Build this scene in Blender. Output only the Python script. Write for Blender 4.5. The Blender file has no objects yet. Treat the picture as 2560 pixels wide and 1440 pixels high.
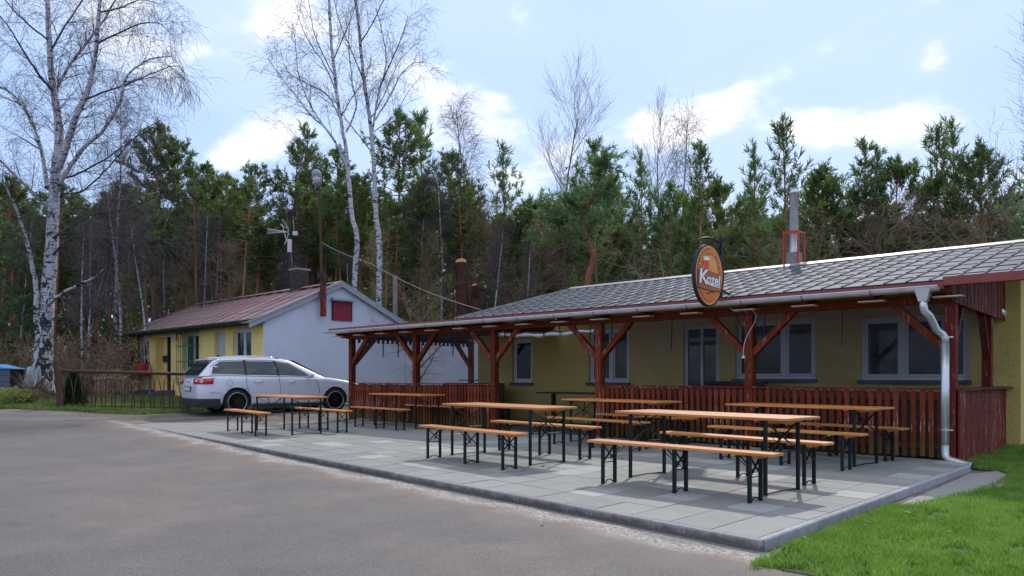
import bpy, bmesh, math, random
import numpy as np
from mathutils import Vector, Matrix, noise
R = math.radians
random.seed(7)
scn = bpy.context.scene
C = scn.collection
# ------------------------------------------------------------------ camera
EYE = 1.18; F = 1872.0; HZ = 941.0
cam_d = bpy.data.cameras.new('camera'); cam = bpy.data.objects.new('camera', cam_d); C.objects.link(cam)
cam.location = (0, 0, EYE); cam.rotation_euler = (R(90), 0, 0)
cam_d.sensor_width = 36; cam_d.lens = F/2560*36; cam_d.shift_y = (HZ-720)/2560
cam_d.clip_start = .1; cam_d.clip_end = 3000
scn.camera = cam
scn.view_settings.view_transform = 'Standard'; scn.view_settings.look = 'None'
scn.view_settings.exposure = 0.18; scn.view_settings.gamma = 1
scn.render.film_transparent = False
# ------------------------------------------------------------------ sky and sun
SUN_EL, SUN_AZ = R(40), R(19.5)          # azimuth from +Y towards +X
world = bpy.data.worlds.new('World'); scn.world = world; world.use_nodes = True
nt = world.node_tree; nt.nodes.clear()
def N(t, typ, **kw):
    n = t.nodes.new(typ)
    for k, v in kw.items():
        if isinstance(k, str) and k.startswith('i_'): n.inputs[k[2:]].default_value = v
        else: setattr(n, k, v)
    return n
def L(t, a, b): t.links.new(a, b)
def M_(t, op, a, b=None, c=None, clamp=False):
    n = t.nodes.new('ShaderNodeMath'); n.operation = op; n.use_clamp = clamp
    for i, v in enumerate((a, b, c)):
        if v is None: continue
        if isinstance(v, (int, float)): n.inputs[i].default_value = v
        else: t.links.new(v, n.inputs[i])
    return n.outputs[0]
def MIX(t, fac, a, b, typ='MIX'):
    n = t.nodes.new('ShaderNodeMix'); n.data_type = 'RGBA'; n.blend_type = typ
    for s, v in ((n.inputs[0], fac), (n.inputs[6], a), (n.inputs[7], b)):
        if isinstance(v, (int, float)): s.default_value = v
        elif isinstance(v, tuple): s.default_value = (*v[:3], 1)
        else: t.links.new(v, s)
    return n.outputs[2]
def MAPR(t, v, a, b, c=0.0, d=1.0, smooth=True):
    n = t.nodes.new('ShaderNodeMapRange'); n.interpolation_type = 'SMOOTHSTEP' if smooth else 'LINEAR'
    t.links.new(v, n.inputs[0])
    for i, x in enumerate((a, b, c, d)): n.inputs[1+i].default_value = x
    return n.outputs[0]
sky = N(nt, 'ShaderNodeTexSky', sky_type='NISHITA', sun_disc=False, sun_elevation=SUN_EL, sun_rotation=SUN_AZ,
        air_density=1.0, dust_density=1.2, ozone_density=2.0)
tc = N(nt, 'ShaderNodeTexCoord'); sx = N(nt, 'ShaderNodeSeparateXYZ'); L(nt, tc.outputs['Generated'], sx.inputs[0])
az = M_(nt, 'ARCTAN2', sx.outputs[0], sx.outputs[1]); el = M_(nt, 'ARCSINE', sx.outputs[2])
def nz(scale, ka, ke, ox, oy, detail=7, rough=.55, dist=.0):
    cx = N(nt, 'ShaderNodeCombineXYZ')
    L(nt, M_(nt, 'MULTIPLY_ADD', az, ka, ox), cx.inputs[0]); L(nt, M_(nt, 'MULTIPLY_ADD', el, ke, oy), cx.inputs[1])
    n = N(nt, 'ShaderNodeTexNoise'); n.inputs['Scale'].default_value = scale; n.inputs['Detail'].default_value = detail
    n.inputs['Roughness'].default_value = rough; n.inputs['Distortion'].default_value = dist
    L(nt, cx.outputs[0], n.inputs['Vector']); return n.outputs['Fac']
n1 = nz(2.6, 1.0, 2.0, 3.1, 1.7, 9, .56, .3)
n2 = nz(7.0, 1.0, 1.6, 8.3, 4.2, 8, .6)
def bump(azc, elc, wa, we, tilt=0.0):
    da = M_(nt, 'DIVIDE', M_(nt, 'SUBTRACT', az, azc), wa)
    e0 = M_(nt, 'SUBTRACT', el, M_(nt, 'MULTIPLY_ADD', M_(nt, 'SUBTRACT', az, azc), tilt, elc))
    de = M_(nt, 'DIVIDE', e0, we)
    r2 = M_(nt, 'ADD', M_(nt, 'MULTIPLY', da, da), M_(nt, 'MULTIPLY', de, de))
    return M_(nt, 'EXPONENT', M_(nt, 'MULTIPLY', r2, -1))
bank = None
for args, w in (((.28, .33, .12, .028, .35), 1.0), ((-.06, .345, .10, .035, -.25), .8), ((.44, .295, .12, .026, -.1), .9), ((.10, .295, .10, .025, .3), .6),
                ((-.33, .285, .07, .03, .5), .8), ((-.33, .46, .1, .04, -.3), .45), ((.60, .47, .09, .016, .6), .8), ((.51, .355, .02, .02, 0), .7), ((.2, .42, .3, .05, 0), .25),
                ((1.2, .4, .4, .12, 0), .5), ((-1.1, .4, .4, .12, 0), .5), ((2.5, .5, .7, .2, 0), .6), ((-2.4, .45, .6, .2, 0), .6)):
    b = M_(nt, 'MULTIPLY', bump(*args), w)
    bank = b if bank is None else M_(nt, 'ADD', bank, b)
base = M_(nt, 'MULTIPLY_ADD', n2, .75, M_(nt, 'MULTIPLY', n1, .75))
dens = M_(nt, 'MULTIPLY_ADD', bank, .31, base)
cl = MAPR(nt, dens, .82, 1.03)
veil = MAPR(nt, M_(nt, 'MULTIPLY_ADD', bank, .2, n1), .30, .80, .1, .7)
blue = MIX(nt, .88, sky.outputs[0], (4.0, 5.7, 9.2))
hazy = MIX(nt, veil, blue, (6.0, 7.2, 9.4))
col = MIX(nt, M_(nt, 'MULTIPLY', cl, .95), hazy, MIX(nt, MAPR(nt, n2, .38, .62), (8.3, 8.6, 9.4), (10.4, 10.4, 10.5)))
col = MIX(nt, MAPR(nt, M_(nt, 'MULTIPLY_ADD', n1, .3, el), .74, 1.08, 0, .8), col, (8.0, 8.2, 8.6))  # whiter sky added overhead, above the view, to make the fill light less blue
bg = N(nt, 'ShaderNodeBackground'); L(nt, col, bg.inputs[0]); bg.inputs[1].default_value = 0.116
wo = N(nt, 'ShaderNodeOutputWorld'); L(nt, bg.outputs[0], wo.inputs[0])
sd = bpy.data.lights.new('sun', 'SUN'); sd.energy = 2.4; sd.angle = R(1.2); sd.color = (1, .94, .86)
so = bpy.data.objects.new('sun', sd); C.objects.link(so)
sdir = Vector((math.sin(SUN_AZ)*math.cos(SUN_EL), math.cos(SUN_AZ)*math.cos(SUN_EL), math.sin(SUN_EL)))
so.rotation_euler = sdir.to_track_quat('Z', 'Y').to_euler(); so.location = (10, 20, 30)

# ------------------------------------------------------------------ materials
def mat(name, col, rough=.7, metal=0., var=.0, vscale=8., col2=None, c2scale=3., c2lo=.45, c2hi=.65, bump=0., bscale=60., rand=0., stretch=(1, 1, 1), spec=.5, coat=0., fn=None):
    m = bpy.data.materials.new(name); m.use_nodes = True; t = m.node_tree; b = t.nodes['Principled BSDF']
    tc = N(t, 'ShaderNodeTexCoord'); mp = N(t, 'ShaderNodeMapping'); mp.inputs['Scale'].default_value = stretch
    L(t, tc.outputs['Object'], mp.inputs[0]); vec = mp.outputs[0]
    def noise_(s, d=5, r=.6):
        n = N(t, 'ShaderNodeTexNoise'); n.inputs['Scale'].default_value = s; n.inputs['Detail'].default_value = d; n.inputs['Roughness'].default_value = r
        L(t, vec, n.inputs['Vector']); return n.outputs['Fac']
    c = N(t, 'ShaderNodeRGB'); c.outputs[0].default_value = (*col, 1); c = c.outputs[0]
    if col2: c = MIX(t, MAPR(t, noise_(c2scale), c2lo, c2hi), c, col2)
    if fn: c = fn(t, c, noise_, vec, tc)
    if var: 
        f = MAPR(t, noise_(vscale), .25, .75, 1-var, 1+var, False)
        c = MIX(t, 1., c, f, 'MULTIPLY')
    if rand:
        oi = N(t, 'ShaderNodeObjectInfo'); f = MAPR(t, oi.outputs['Random'], 0, 1, 1-rand, 1+rand, False)
        c = MIX(t, 1., c, f, 'MULTIPLY')
    L(t, c, b.inputs['Base Color']); b.inputs['Roughness'].default_value = rough; b.inputs['Metallic'].default_value = metal
    b.inputs['Specular IOR Level'].default_value = spec; b.inputs['Coat Weight'].default_value = coat
    if bump:
        bn = N(t, 'ShaderNodeBump'); bn.inputs['Strength'].default_value = bump; bn.inputs['Distance'].default_value = .02
        L(t, noise_(bscale, 3), bn.inputs['Height']); L(t, bn.outputs[0], b.inputs['Normal'])
    return m
def f_worn(scale, lo, hi, c2, st=None, zlo=None):
    def fn(t, c, nz_, vec, tc):
        v = nz_(scale, 6, .7)
        return MIX(t, MAPR(t, v, lo, hi), c, c2)
    return fn
def f_birch(t, c, nz_, vec, tc):
    mp = N(t, 'ShaderNodeMapping'); mp.inputs['Scale'].default_value = (2.2, 2.2, 11); L(t, tc.outputs['Object'], mp.inputs[0])
    n = N(t, 'ShaderNodeTexNoise'); n.inputs['Scale'].default_value = 1.6; n.inputs['Detail'].default_value = 4; L(t, mp.outputs[0], n.inputs['Vector'])
    mp2 = N(t, 'ShaderNodeMapping'); mp2.inputs['Scale'].default_value = (4, 4, 2.2); L(t, tc.outputs['Object'], mp2.inputs[0])
    n2 = N(t, 'ShaderNodeTexNoise'); n2.inputs['Scale'].default_value = 1.3; n2.inputs['Detail'].default_value = 6; n2.inputs['Roughness'].default_value = .7; n2.inputs['Distortion'].default_value = .8; L(t, mp2.outputs[0], n2.inputs['Vector'])
    sz = N(t, 'ShaderNodeSeparateXYZ'); L(t, tc.outputs['Object'], sz.inputs[0])
    low = MAPR(t, sz.outputs[2], 0, 6.5, .125, 0.0)
    d = MAPR(t, n.outputs[0], .56, .61)
    d2 = MAPR(t, M_(t, 'ADD', n2.outputs[0], low), .57, .61)
    return MIX(t, M_(t, 'MAXIMUM', d, d2), c, (.02, .016, .014))
def leafmat(name, c1, c2, trans=.25, rough=.6, sc=1.2, vs=9, va=.35, fn=None):
    m = mat(name, c1, rough, col2=c2, c2scale=sc, c2lo=.4, c2hi=.6, var=va, vscale=vs, rand=.18, spec=.3, fn=fn)
    t = m.node_tree; b = t.nodes['Principled BSDF']; out = t.nodes['Material Output']
    tr = N(t, 'ShaderNodeBsdfTranslucent'); tr.inputs[0].default_value = (c2[0]*1.3, c2[1]*1.5, c2[2], 1)
    ms = N(t, 'ShaderNodeMixShader'); ms.inputs[0].default_value = trans
    L(t, b.outputs[0], ms.inputs[1]); L(t, tr.outputs[0], ms.inputs[2]); L(t, ms.outputs[0], out.inputs[0]); return m
def f_asphalt(t, c, nz_, vec, tc):
    # dusty tan patches and fine aggregate, darker worn lanes
    a = MAPR(t, nz_(.35, 4, .6), .45, .62); c = MIX(t, M_(t, 'MULTIPLY', a, .5), c, (.19, .158, .14))
    b = MAPR(t, nz_(120, 3, .7), .38, .64, .5, 1.5, False); c = MIX(t, 1., c, b, 'MULTIPLY'); c = MIX(t, 1., c, MAPR(t, nz_(1.7, 5, .7), .3, .7, .86, 1.13, False), 'MULTIPLY')
    v = N(t, 'ShaderNodeTexVoronoi'); v.inputs['Scale'].default_value = 38; L(t, vec, v.inputs['Vector'])
    s = MAPR(t, v.outputs['Distance'], .10, .18, 0.0, 1); c = MIX(t, 1., c, MAPR(t, nz_(5, 3), .45, .5, 1., .99), 'MULTIPLY')
    c = MIX(t, M_(t, 'MULTIPLY', M_(t, 'SUBTRACT', 1., s), MAPR(t, nz_(5, 3, .7), .5, .56)), c, (.035, .03, .03))
    # tan dust close to the kerb: distance from the kerb line in ground space
    s3 = N(t, 'ShaderNodeSeparateXYZ'); L(t, vec, s3.inputs[0])
    d = M_(t, 'SUBTRACT', 0.0, M_(t, 'ADD', M_(t, 'MULTIPLY', M_(t, 'SUBTRACT', s3.outputs[0], 1.8), .761), M_(t, 'MULTIPLY', M_(t, 'SUBTRACT', s3.outputs[1], 5.37), .648)))
    d = M_(t, 'ADD', d, M_(t, 'MULTIPLY', M_(t, 'SUBTRACT', nz_(1.3, 5), .5), .9))
    c = MIX(t, M_(t, 'MULTIPLY', MAPR(t, d, .95, .25), .7), c, (.215, .165, .135))
    grit = M_(t, 'MULTIPLY', MAPR(t, nz_(26, 6, .8), .45, .53), MAPR(t, d, .48, .16))
    c = MIX(t, M_(t, 'MULTIPLY', grit, .85), c, (.44, .42, .39))
    gut = MAPR(t, d, .16, .06); c = MIX(t, M_(t, 'MULTIPLY', gut, .6), c, (.12, .115, .115))
    return c
MT = {}
MT['asphalt'] = mat('asphalt', (.138, .122, .116), .85, fn=f_asphalt, bump=.35, bscale=170)
MT['soil'] = mat('soil', (.13, .105, .085), .95, col2=(.20, .175, .15), c2scale=.9, var=.35, vscale=40, bump=.5, bscale=60)
MT['litter'] = mat('leaf_litter', (.085, .05, .03), .95, col2=(.045, .06, .02), c2scale=.5, var=.5, vscale=30, bump=.6, bscale=30)
MT['turf'] = mat('turf', (.05, .085, .02), .95, col2=(.09, .075, .04), c2scale=1.6, c2lo=.5, c2hi=.7, var=.4, vscale=40)
def f_slab(t, c, nz_, vec, tc):
    oi = N(t, 'ShaderNodeObjectInfo')
    c = MIX(t, M_(t, 'MULTIPLY', MAPR(t, oi.outputs['Random'], .80, .9), .35), c, (.40, .42, .40))
    st = MAPR(t, nz_(2.4, 5, .7), .55, .7); c = MIX(t, M_(t, 'MULTIPLY', st, .4), c, (.33, .335, .32))
    dk = MAPR(t, nz_(1.1, 5, .7), .58, .72); c = MIX(t, M_(t, 'MULTIPLY', dk, .4), c, (.17, .165, .17))
    return MIX(t, 1., c, MAPR(t, nz_(160, 2), .3, .7, .88, 1.12, False), 'MULTIPLY')
MT['slab'] = mat('concrete_slab', (.225, .227, .215), .8, fn=f_slab, rand=.13, bump=.15, bscale=150)
def f_kerb(t, c, nz_, vec, tc):
    s3 = N(t, 'ShaderNodeSeparateXYZ'); L(t, tc.outputs['Object'], s3.inputs[0])
    w = MAPR(t, M_(t, 'ADD', s3.outputs[2], M_(t, 'MULTIPLY', M_(t, 'SUBTRACT', nz_(14, 5, .7), .5), .13)), -.004, -.055)
    return MIX(t, M_(t, 'MULTIPLY', w, .85), c, (.085, .066, .055))
MT['kerblight'] = mat('pale_kerb_concrete', (.31, .31, .33), .85, rand=.1, var=.25, vscale=12, bump=.3, bscale=120, fn=lambda t, c, nz_, vec, tc: MIX(t, M_(t, 'MULTIPLY', MAPR(t, nz_(3.5, 6, .75), .52, .64), .7), c, (.10, .09, .10)))
MT['kerb'] = mat('kerb_concrete', (.25, .235, .235), .85, fn=f_kerb, rand=.18, var=.2, vscale=30, bump=.3, bscale=120)
MT['bed'] = mat('dark_joint', (.06, .055, .05), .95)
MT['pale_strip'] = mat('pale_mortar', (.26, .25, .24), .9, var=.2, vscale=10)
def f_paint(t, c, nz_, vec, tc):
    mp = N(t, 'ShaderNodeMapping'); mp.inputs['Scale'].default_value = (30, 30, 3.5); L(t, tc.outputs['Object'], mp.inputs[0])
    n = N(t, 'ShaderNodeTexNoise'); n.inputs['Scale'].default_value = 1; n.inputs['Detail'].default_value = 6; n.inputs['Roughness'].default_value = .7; L(t, mp.outputs[0], n.inputs['Vector'])
    oi = N(t, 'ShaderNodeObjectInfo')
    f = MAPR(t, M_(t, 'MULTIPLY_ADD', oi.outputs['Random'], .05, n.outputs[0]), .61, .66)
    c = MIX(t, M_(t, 'MULTIPLY', f, .8), c, (.34, .27, .25)); return c
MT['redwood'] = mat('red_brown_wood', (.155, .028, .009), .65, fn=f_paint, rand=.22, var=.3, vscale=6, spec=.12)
MT['oldred'] = mat('weathered_red_wood', (.15, .023, .014), .7, fn=f_paint, rand=.25, var=.35, vscale=5, spec=.12)
def f_moss(t, c, nz_, vec, tc):
    c = f_paint(t, c, nz_, vec, tc)
    s3 = N(t, 'ShaderNodeSeparateXYZ'); L(t, tc.outputs['Object'], s3.inputs[0])
    return MIX(t, M_(t, 'MULTIPLY', MAPR(t, M_(t, 'MULTIPLY_ADD', nz_(8), .3, s3.outputs[2]), .55, .2), .7), c, (.10, .075, .02))
MT['slatwood'] = mat('red_slat_wood', (.165, .029, .011), .65, fn=f_moss, rand=.35, var=.3, vscale=6, spec=.12)
MT['paleend'] = mat('pale_board', (.62, .50, .40), .7, var=.2)
def f_pine(t, c, nz_, vec, tc):
    mp = N(t, 'ShaderNodeMapping'); mp.inputs['Scale'].default_value = (1.2, 26, 14); L(t, tc.outputs['Object'], mp.inputs[0])
    n = N(t, 'ShaderNodeTexNoise'); n.inputs['Scale'].default_value = 1.5; n.inputs['Detail'].default_value = 5; L(t, mp.outputs[0], n.inputs['Vector'])
    c = MIX(t, MAPR(t, n.outputs[0], .42, .62), c, (.60, .27, .095))
    v = N(t, 'ShaderNodeTexVoronoi'); v.inputs['Scale'].default_value = 3.2; mp2 = N(t, 'ShaderNodeMapping'); mp2.inputs['Scale'].default_value = (.8, 3, 1); L(t, tc.outputs['Object'], mp2.inputs[0]); L(t, mp2.outputs[0], v.inputs['Vector'])
    return MIX(t, MAPR(t, v.outputs['Distance'], .07, .03), c, (.13, .035, .015))
MT['pine'] = mat('varnished_pine', (.52, .185, .045), .42, fn=f_pine, rand=.14, coat=.06, spec=.3)
MT['legs'] = mat('green_black_steel', (.006, .014, .013), .5, spec=.25, rand=.2)
MT['brass'] = mat('yellow_zinc', (.65, .5, .2), .4, metal=.8)
MT['zinc'] = mat('galvanised_steel', (.62, .64, .65), .3, metal=.6, var=.15, vscale=5)
MT['darkmetal'] = mat('dark_metal', (.035, .03, .04), .5, metal=.4, var=.3, vscale=20)
def f_roof(t, c, nz_, vec, tc):
    return MIX(t, M_(t, 'MULTIPLY', MAPR(t, nz_(1.5, 6, .7), .5, .7), .5), c, (.13, .125, .13))
MT['tile'] = mat('grey_roof_sheet', (.125, .128, .15), .72, metal=.0, spec=.13, fn=f_roof, rand=.18, var=.2, vscale=12, bump=.2, bscale=30)
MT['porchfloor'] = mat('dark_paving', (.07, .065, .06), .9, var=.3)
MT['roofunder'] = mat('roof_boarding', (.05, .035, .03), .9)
MT['ridge'] = mat('ridge_capping', (.27, .25, .25), .5, metal=.2, var=.25, vscale=6, col2=(.22, .12, .09), c2scale=9, c2lo=.62, c2hi=.75)
def f_render(sc, a):
    def fn(t, c, nz_, vec, tc):
        c = MIX(t, 1., c, MAPR(t, nz_(sc, 4, .7), .35, .65, 1-a, 1+a, False), 'MULTIPLY')
        return MIX(t, M_(t, 'MULTIPLY', MAPR(t, nz_(1.1, 5, .7), .56, .75), .35), c, (.25, .19, .08))
    return fn
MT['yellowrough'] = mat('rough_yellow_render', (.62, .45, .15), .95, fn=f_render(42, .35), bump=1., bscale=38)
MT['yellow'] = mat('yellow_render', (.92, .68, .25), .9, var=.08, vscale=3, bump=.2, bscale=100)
MT['whitewall'] = mat('white_render', (.55, .57, .66), .92, var=.07, vscale=1.4, col2=(.47, .49, .57), c2scale=.7, c2lo=.45, c2hi=.75, bump=.15, bscale=90)
MT['pvc'] = mat('white_pvc', (.62, .62, .64), .4)
MT['pvcdoor'] = mat('grey_white_pvc', (.5, .5, .53), .4)
def glassmat(name, col, rough=.04):
    m = mat(name, col, rough, spec=.8 if 'car' in name else .22); return m
MT['pane'] = glassmat('window_glass', (.012, .012, .018))
MT['carglass'] = glassmat('tinted_car_glass', (.02, .035, .04), .03)
MT['sill'] = mat('grey_sill', (.10, .09, .12), .8)
MT['green'] = mat('green_paint', (.015, .16, .08), .5)
MT['redpaint'] = mat('red_paint', (.30, .012, .02), .6, var=.4, vscale=25)
MT['crimson'] = mat('crimson_door', (.23, .012, .03), .7, var=.5, vscale=60)
MT['redbox'] = mat('red_plastic', (.50, .035, .015), .45)
MT['scarlet'] = mat('scarlet_steel', (.42, .03, .02), .5, var=.2)
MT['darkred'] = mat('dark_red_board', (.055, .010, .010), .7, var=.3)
MT['flash'] = mat('red_sheet_flashing', (.21, .035, .03), .45, rand=.1)
MT['brick'] = mat('dark_brick', (.06, .04, .04), .9, rand=.4, bump=.5)
MT['mortar'] = mat('mortar', (.09, .08, .08), .95)
MT['concrete'] = mat('concrete', (.24, .23, .22), .9, var=.25, vscale=9, bump=.3)
MT['houseroof'] = mat('rusty_roof_sheet', (.27, .185, .19), .6, metal=.0, col2=(.32, .13, .12), c2scale=.4, c2lo=.35, c2hi=.75, rand=.05, var=.15, vscale=7)
MT['barge'] = mat('grey_barge_board', (.30, .32, .36), .5, var=.15)
MT['black'] = mat('black', (.008, .008, .009), .6)
MT['blackrubber'] = mat('black_rubber', (.012, .012, .013), .8)
MT['white'] = mat('white_plastic', (.65, .65, .65), .5)
MT['lampglass'] = mat('lamp_lens', (.6, .6, .62), .2, var=.3, vscale=30)
MT['lampbody'] = mat('lamp_body', (.33, .35, .42), .5)
MT['carpaint'] = mat('silver_car_paint', (.66, .67, .76), .3, metal=.2, coat=.5, spec=.5)
MT['sill_black'] = mat('dark_bumper', (.02, .02, .024), .55)
MT['chrome'] = mat('chrome', (.75, .75, .78), .15, metal=1)
MT['taillight'] = mat('red_lens', (.62, .012, .010), .18, coat=.8)
MT['clearlens'] = mat('clear_lens', (.55, .5, .52), .15, coat=.8)
MT['plate'] = mat('number_plate', (.5, .5, .5), .5)
MT['tyre'] = mat('tyre', (.014, .014, .015), .85)
MT['rim'] = mat('black_alloy', (.018, .018, .02), .35, metal=.5)
MT['lip'] = mat('polished_lip', (.42, .42, .44), .35, metal=.6)
MT['rust'] = mat('rusty_brown_steel', (.065, .028, .022), .75, var=.3, vscale=20)
MT['birch'] = mat('birch_bark', (.46, .45, .50), .85, fn=f_birch, bump=.4, bscale=20)
MT['twig'] = mat('birch_twig', (.060, .042, .052), .8)
MT['greybark'] = mat('grey_bark', (.17, .15, .14), .9, var=.3, vscale=5)
MT['brownbark'] = mat('brown_bark', (.15, .11, .09), .9, var=.35, vscale=5)
MT['browntwig'] = mat('brown_twig', (.20, .13, .085), .85, rand=.3)
MT['oliv_twig'] = mat('olive_twig', (.25, .20, .09), .85, rand=.2)
def f_pinebark(t, c, nz_, vec, tc):
    s3 = N(t, 'ShaderNodeSeparateXYZ'); L(t, tc.outputs['Object'], s3.inputs[0])
    return MIX(t, MAPR(t, s3.outputs[2], 2.0, 7.), c, (.36, .155, .085))
MT['pinebark'] = mat('pine_bark', (.15, .085, .06), .9, fn=f_pinebark, var=.4, vscale=6)
MT['redtrunk'] = mat('red_pine_bark', (.25, .085, .05), .9, var=.35, vscale=5)
MT['logbark'] = mat('dark_log_bark', (.07, .025, .015), .95, var=.4, vscale=8, bump=.6, bscale=14)
MT['cutwood'] = mat('fresh_cut_wood', (.62, .33, .10), .8, var=.2, vscale=15)
MT['needle'] = leafmat('pine_needles', (.066, .098, .04), (.115, .155, .055), .42)
MT['needle2'] = leafmat('light_pine_needles', (.085, .14, .07), (.14, .215, .095), .42)
MT['thuja'] = leafmat('dark_conifer', (.02, .04, .012), (.04, .075, .018), .2)
MT['hedge'] = leafmat('yellow_green_leaves', (.14, .17, .05), (.25, .26, .09), .3)
MT['dryleaf'] = leafmat('dry_brown_leaves', (.11, .05, .025), (.17, .085, .04), .2)
MT['drybloom'] = mat('dry_flower_heads', (.34, .22, .14), .9, rand=.2)
MT['grass'] = leafmat('grass_blades', (.085, .18, .026), (.21, .32, .07), .38, .6, 2.3, 45, .6, lambda t, c, nz_, vec, tc: MIX(t, M_(t, 'MULTIPLY', MAPR(t, nz_(26, 4, .75), .56, .68), .75), c, (.30, .28, .13)))
MT['grassdull'] = leafmat('dull_grass_blades', (.075, .14, .03), (.15, .18, .06), .3)
MT['fallen'] = mat('fallen_leaf', (.30, .17, .10), .8, rand=.25)
MT['binblue'] = mat('blue_plastic', (.05, .25, .5), .5)
MT['bingrey'] = mat('blue_grey_plastic', (.075, .10, .13), .6)
MT['tin'] = mat('corrugated_tin', (.34, .37, .40), .5, metal=.4, var=.3, vscale=6)
MT['wire'] = mat('wire', (.03, .03, .035), .7)
MT['palewire'] = mat('pale_cable', (.32, .30, .29), .7)
MT['sign_orange'] = mat('sign_orange', (.42, .085, .012), .35, fn=lambda t, c, nz_, vec, tc: MIX(t, MAPR(t, nz_(3, 3), .42, .62), c, (.60, .19, .02)))
MT['sign_pale'] = mat('sign_pale_orange', (.78, .30, .10), .4)
MT['sign_gold'] = mat('sign_gold', (.72, .34, .06), .4, var=.2, vscale=6)
MT['sign_brown'] = mat('sign_brown', (.11, .03, .012), .5)
MT['sign_white'] = mat('sign_white', (.78, .76, .74), .4)
MT['beer'] = mat('sign_beer', (.72, .06, .012), .4)
MT['board'] = mat('barrel_board', (.42, .12, .025), .45, var=.25, vscale=9)
m = bpy.data.materials.new('clear_plastic_sheet'); m.use_nodes = True; t = m.node_tree; b = t.nodes['Principled BSDF']; t.nodes.remove(b)
tr = N(t, 'ShaderNodeBsdfTransparent'); tr.inputs[0].default_value = (.80, .80, .81, 1); gl = N(t, 'ShaderNodeBsdfGlossy'); gl.inputs['Roughness'].default_value = .12; gl.inputs[0].default_value = (.8, .8, .85, 1)
tcc = N(t, 'ShaderNodeTexCoord'); nn = N(t, 'ShaderNodeTexNoise'); nn.inputs['Scale'].default_value = 1.6; nn.inputs['Detail'].default_value = 3; L(t, tcc.outputs['Object'], nn.inputs['Vector'])
bb = N(t, 'ShaderNodeBump'); bb.inputs['Strength'].default_value = .5; bb.inputs['Distance'].default_value = .05; L(t, nn.outputs[0], bb.inputs['Height']); L(t, bb.outputs[0], gl.inputs['Normal'])
mx = N(t, 'ShaderNodeMixShader'); mx.inputs[0].default_value = .010; L(t, tr.outputs[0], mx.inputs[1]); L(t, gl.outputs[0], mx.inputs[2]); L(t, mx.outputs[0], t.nodes['Material Output'].inputs[0])
MT['plastic'] = m
m = bpy.data.materials.new('strip_lamp_glow'); m.use_nodes = True; e = m.node_tree.nodes['Principled BSDF']; e.inputs['Emission Color'].default_value = (1, .8, .45, 1); e.inputs['Emission Strength'].default_value = .9; MT['glow'] = m

# ------------------------------------------------------------------ mesh tools
class MB:
    def __init__(s): s.v = []; s.f = []; s.m = []
    def face(s, pts, mi=0):
        n = len(s.v); s.v += [tuple(p) for p in pts]; s.f.append(tuple(range(n, n+len(pts)))); s.m.append(mi)
    def add(s, vs, fs, mi=0):
        n = len(s.v); s.v += [tuple(p) for p in vs]; s.f += [tuple(i+n for i in f) for f in fs]; s.m += [mi]*len(fs)
    def box(s, x0, x1, y0, y1, z0, z1, mi=0):
        s.add([(x0,y0,z0),(x1,y0,z0),(x1,y1,z0),(x0,y1,z0),(x0,y0,z1),(x1,y0,z1),(x1,y1,z1),(x0,y1,z1)],
              [(0,3,2,1),(4,5,6,7),(0,1,5,4),(1,2,6,5),(2,3,7,6),(3,0,4,7)], mi); return s
    def bar(s, p, q, w, h, mi=0, up=(0, 0, 1)):
        p = Vector(p); q = Vector(q); d = (q-p).normalized(); u = Vector(up)
        if abs(d.dot(u)) > .98: u = Vector((1, 0, 0))
        r = d.cross(u).normalized(); u = r.cross(d)
        vs = []
        for c in (p, q):
            for a, b in ((-1,-1),(1,-1),(1,1),(-1,1)): vs.append(c + r*(a*w/2) + u*(b*h/2))
        s.add(vs, [(0,1,2,3),(7,6,5,4),(0,4,5,1),(1,5,6,2),(2,6,7,3),(3,7,4,0)], mi); return s
    def tube(s, pts, rad, n=6, mi=0, cap=True):
        pts = [Vector(p) for p in pts]
        if not isinstance(rad, (list, tuple)): rad = [rad]*len(pts)
        base = len(s.v); ref = None
        for i, p in enumerate(pts):
            d = (pts[min(i+1, len(pts)-1)] - pts[max(i-1, 0)])
            if d.length < 1e-6: d = Vector((0, 0, 1))
            d.normalize()
            if ref is None:
                ref = Vector((0, 0, 1)) if abs(d.z) < .9 else Vector((1, 0, 0))
            r = ref - d*ref.dot(d)
            if r.length < 1e-4: r = d.orthogonal()
            r.normalize(); ref = r; u = d.cross(r)
            for k in range(n):
                a = 2*math.pi*k/n; s.v.append(tuple(p + (r*math.cos(a) + u*math.sin(a))*rad[i]))
        for i in range(len(pts)-1):
            for k in range(n):
                a = base+i*n+k; b = base+i*n+(k+1) % n; s.f.append((a, b, b+n, a+n)); s.m.append(mi)
        if cap and n > 3:
            s.f.append(tuple(base+k for k in range(n-1, -1, -1))); s.m.append(mi)
            e = base+(len(pts)-1)*n; s.f.append(tuple(e+k for k in range(n))); s.m.append(mi)
        return s
    def lathe(s, prof, n=20, axis='z', c=(0, 0, 0), mi=0):
        base = len(s.v); c = Vector(c)
        for (r, h) in prof:
            for k in range(n):
                a = 2*math.pi*k/n; x, y = r*math.cos(a), r*math.sin(a)
                s.v.append(tuple(c + Vector({'z': (x, y, h), 'y': (x, h, y), 'x': (h, x, y)}[axis])))
        for i in range(len(prof)-1):
            for k in range(n):
                a = base+i*n+k; b = base+i*n+(k+1) % n; s.f.append((a, b, b+n, a+n)); s.m.append(mi)
        return s
    def prism(s, poly, h0, h1, f, mi=0):
        """poly of 2-D points; f(u,v,h) -> 3-D"""
        n = len(poly); vs = [f(u, v, h0) for u, v in poly] + [f(u, v, h1) for u, v in poly]
        s.add(vs, [tuple(range(n-1, -1, -1)), tuple(range(n, 2*n))] + [(i, (i+1) % n, (i+1) % n+n, i+n) for i in range(n)], mi); return s
WM = {}
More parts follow.
